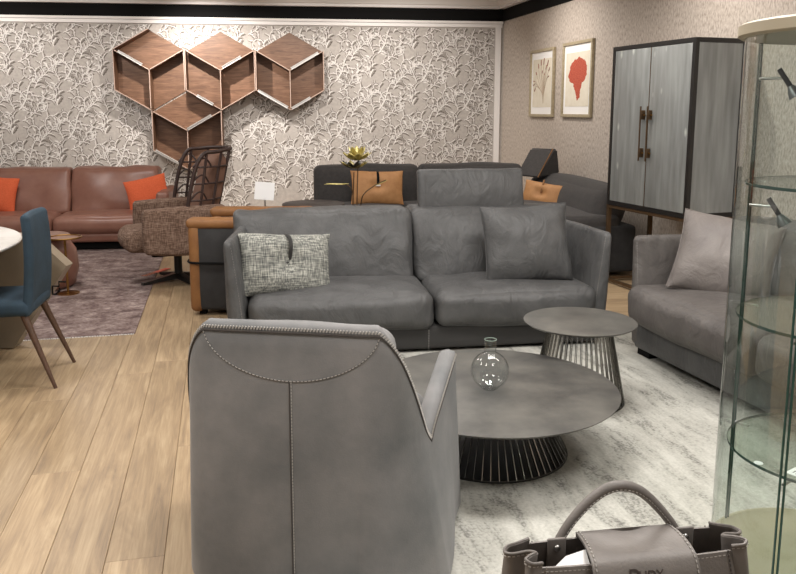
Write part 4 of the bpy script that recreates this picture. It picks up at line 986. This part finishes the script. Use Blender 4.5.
# ------------------------------------------------------------------ handbag on a plinth
def handbag():
    BZ = 0.535; loc = (0.374, 1.18)
    pl = MB().soft((0, 0, BZ/2), (0.50, 0.34, BZ), 0.004, m=1, k=2).build('plinth', 'plinth_paint', None); pl.location = (loc[0], loc[1], RZ); pl.rotation_euler = (0, 0, R(9))
    tag(pl, 'plain painted plinth holding up the taupe handbag', 'plinth')
    t = thing('handbag', 'taupe leather handbag with arched handle and stamped flap', 'handbag', (loc[0], loc[1], BZ + RZ + 0.0005), R(9))
    H = 0.262
    def panel(sy, dz, name):
        V = []; F = []; nx, nz = 14, 8
        for s_ in (0, 1):
            for i in range(nx+1):
                for k in range(nz+1):
                    u, f = i/nx*2-1, k/nz
                    hw_ = lerp(0.195, 0.158, f**0.8); zt = H + dz - 0.010*(1-u*u)*(0.6 if sy < 0 else 0.0) - 0.004*abs(u)
                    y = sy*(lerp(0.075, 0.034, f) + 0.012*math.sin(PI*f)*(1-u*u*0.5)) + (0.0 if s_ == 0 else -sy*0.004)
                    V.append((u*hw_, y, f*zt))
        m_ = (nx+1)*(nz+1)
        for s_ in (0, 1):
            for i in range(nx):
                for k in range(nz):
                    q = (s_*m_+i*(nz+1)+k, s_*m_+(i+1)*(nz+1)+k, s_*m_+(i+1)*(nz+1)+k+1, s_*m_+i*(nz+1)+k+1); F.append(q)
        for i in range(nx): F.append((i*(nz+1)+nz, (i+1)*(nz+1)+nz, m_+(i+1)*(nz+1)+nz, m_+i*(nz+1)+nz))
        for k in range(nz):
            for e in (0, nx): F.append((e*(nz+1)+k, e*(nz+1)+k+1, m_+e*(nz+1)+k+1, m_+e*(nz+1)+k))
        o = MB().add(V, F).build(name, 'bag_leather', t, 60)
        edge = [Vector(V[i*(nz+1)+nz]) for i in range(nx+1)]; off = Vector((0, sy*0.0012, -0.006))
        dashes([p + off for p in edge], 0.0042, 0.0032, 0.0014, 0.0014).build('stitching', 'stitch', o, 0)['kind'] = 'stuff'
        for e in (0, nx):
            ln = [Vector(V[e*(nz+1)+k]) + Vector((-0.006*(1 if e else -1), sy*0.0012, 0)) for k in range(nz, 2, -1)]
            dashes(ln, 0.0042, 0.0032, 0.0014, 0.0014).build('stitching', 'stitch_dark' if e else 'stitch', o, 0)['kind'] = 'stuff'
        return o
    panel(-1, 0.0, 'front_panel'); panel(1, 0.004, 'back_panel')
    MB().soft((0, 0, 0.006), (0.38, 0.145, 0.012), 0.005, m=2, k=2).build('bottom', 'bag_leather', t)
    MB().box((0, 0, 0.205), (0.30, 0.066, 0.004)).build('lining', 'bag_inner', t, 0)
    for sx in (-1, 1):                       # folded gussets
        pl_ = cr([(0.158, -0.034), (0.176, -0.040), (0.184, -0.030), (0.172, -0.018), (0.160, -0.008), (0.170, 0.004), (0.194, 0.006), (0.204, 0.016), (0.196, 0.028), (0.178, 0.030), (0.158, 0.034)], 6)
        n = len(pl_); V = []; F = []; nz = 6
        for s_ in (0, 1):
            for i, p in enumerate(pl_):
                a, b_ = pl_[max(i-1, 0)], pl_[min(i+1, n-1)]; d = (b_-a).normalized(); nn = Vector((d.y, -d.x))
                for k in range(nz+1):
                    f = k/nz; wx = lerp(0.195/0.158, 1, f**0.8); wy = lerp(2.1, 1, f); bow = 0.0
                    V.append((sx*((p.x-0.158)*lerp(0.7, 1, f) + 0.158*wx + bow*0.4 - nn.x*0.0035*s_), p.y*wy - nn.y*0.0035*s_, f*(H + 0.004 + 0.006*math.sin(i/n*PI*2.2))))
        m_ = n*(nz+1)
        for s_ in (0, 1):
            for i in range(n-1):
                for k in range(nz): F.append((s_*m_+i*(nz+1)+k, s_*m_+(i+1)*(nz+1)+k, s_*m_+(i+1)*(nz+1)+k+1, s_*m_+i*(nz+1)+k+1))
        for i in range(n-1): F.append((i*(nz+1)+nz, (i+1)*(nz+1)+nz, m_+(i+1)*(nz+1)+nz, m_+i*(nz+1)+nz))
        o = MB().add(V, F).build('gusset', 'bag_leather', t, 60)
        ed = [Vector(V[i*(nz+1)+nz]) for i in range(n)]
        MB().tube([p + Vector((0, 0, 0.0005)) for p in ed], 0.0026, 6).build('edge_binding', 'bag_leather', o, 60)
        dashes([p + Vector((sx*0.0026, -0.001, -0.004)) for p in ed], 0.0042, 0.0032, 0.0014, 0.0014).build('stitching', 'stitch', o, 0)['kind'] = 'stuff'
    # flap: over the top, down the front
    sec = cr([(0.038, 0.20), (0.039, 0.262), (0.034, 0.2715), (0.0, 0.274), (-0.030, 0.2690), (-0.050, 0.2545), (-0.064, 0.215), (-0.080, 0.11), (-0.084, 0.075)], 6)
    V = []; F = []; nu = 14
    for s_ in (0, 1):
        for i, p in enumerate(sec):
            f = i/(len(sec)-1); a, b_ = sec[max(i-1, 0)], sec[min(i+1, len(sec)-1)]; d = (b_-a).normalized(); nn = Vector((d.y, -d.x))
            hw_ = lerp(0.080, 0.092, f) * (1 if f < 0.9 else 1 - (f-0.9)*2)
            for k in range(nu+1):
                u = k/nu*2-1; z = p.y - 0.004*math.exp(-((u-0.1)/0.35)**2)*(1 if 0.2 < f < 0.5 else 0)
                V.append((0.006 + u*hw_, p.x - nn.x*0.004*s_, z - nn.y*0.004*s_))
    ns = len(sec); m_ = ns*(nu+1)
    for s_ in (0, 1):
        for i in range(ns-1):
            for k in range(nu): F.append((s_*m_+i*(nu+1)+k, s_*m_+i*(nu+1)+k+1, s_*m_+(i+1)*(nu+1)+k+1, s_*m_+(i+1)*(nu+1)+k))
    for i in range(ns-1):
        for e in (0, nu): F.append((i*(nu+1)+e, (i+1)*(nu+1)+e, m_+(i+1)*(nu+1)+e, m_+i*(nu+1)+e))
    F.append(tuple((ns-1)*(nu+1)+k for k in range(nu+1)) + tuple(m_+(ns-1)*(nu+1)+k for k in range(nu, -1, -1)))
    flp = MB().add(V, F).build('flap', 'bag_leather', t, 60)
    for e, sg in ((0, 1), (nu, -1)):
        ln = []
        for i in range(8, ns-4):
            p = Vector(V[i*(nu+1)+e]); a, b_ = sec[i-1], sec[i+1]; d = (b_-a).normalized(); nn = Vector((0, d.y, -d.x)); nn = nn if (nn.z > 0.2 or nn.y < 0) else -nn
            ln.append(p + Vector((sg*0.005, 0, 0)) + nn*0.0012)
        dashes(ln, 0.0042, 0.0034, 0.0014, 0.0014).build('stitching', 'stitch', flp, 0)['kind'] = 'stuff'
    # stamped letters
    def letters(txt, size, x, name):
        cu = bpy.data.curves.new('lettering', 'FONT'); cu.body = txt; cu.size = size; cu.extrude = 0.0006; cu.align_x = 'LEFT'
        ob = bpy.data.objects.new('lettering', cu); C.objects.link(ob); bpy.context.view_layer.update()
        me = bpy.data.meshes.new_from_object(ob.evaluated_get(bpy.context.evaluated_depsgraph_get())); C.objects.unlink(ob); bpy.data.objects.remove(ob)
        me.name = 'lettering'; me.materials.clear(); me.materials.append(MATS['letter']); o = bpy.data.objects.new('lettering', me); C.objects.link(o); o.parent = flp; return o
    th = math.atan2(0.35, 1.0)
    for txt, size, x in (('D', 0.026, -0.026), ('UDY', 0.020, -0.0095)):
        o = letters(txt, size, x, 'lettering'); zz = 0.2375; yy = -0.0500 - (0.2545-zz)*0.35 - 0.0022
        o.location = (x, yy, zz); o.rotation_euler = (PI/2 - th, 0, 0)
    # handle with end tabs and rivets
    hp = cr([(-0.112, 0.040, 0.205), (-0.108, 0.041, 0.245), (-0.082, 0.042, 0.290), (-0.042, 0.042, 0.330), (-0.005, 0.042, 0.344), (0.035, 0.042, 0.332), (0.078, 0.042, 0.290), (0.108, 0.041, 0.245), (0.112, 0.040, 0.205)], 8)
    hd = MB().tube(hp, lambda f: 0.0078 + 0.0015*math.exp(-((f-0.5)/0.2)**2), 12).build('handle', 'bag_leather', t, 60)
    dashes([p + Vector((0, -0.0092, -0.003)) for p in hp[8:-8]], 0.004, 0.0032, 0.0014, 0.0014).build('stitching', 'stitch', hd, 0)['kind'] = 'stuff'
    for x in (-0.112, 0.112):
        tb = MB().soft((x, 0.030, 0.238), (0.032, 0.006, 0.060), 0.0028, m=2, k=2).build('handle_tab', 'bag_leather', hd, 60)
        MB().lathe([(0.0055, 0), (0.005, 0.003), (0.002, 0.0042)], 16, M=TM((x, 0.0268, 0.252), (PI/2, 0, 0))).build('rivet', 'steel', hd, 60)
    pp = MB().add([(-0.146, -0.029, 0.246), (-0.078, -0.029, 0.252), (-0.078, -0.008, 0.2670), (-0.112, -0.012, 0.2610), (-0.146, -0.029, 0.245), (-0.078, -0.029, 0.251), (-0.078, -0.008, 0.2660), (-0.112, -0.012, 0.2600)], [(0, 1, 2, 3), (7, 6, 5, 4), (0, 4, 5, 1), (1, 5, 6, 2), (2, 6, 7, 3), (3, 7, 4, 0)]).build('paper_card', 'card_white', None, 0)
    pp.location = t.location; pp.rotation_euler = t.rotation_euler; tag(pp, 'white paper card sticking out of the taupe handbag', 'card')
mat('letter', '#4a413e', None, rough=0.6)
handbag()
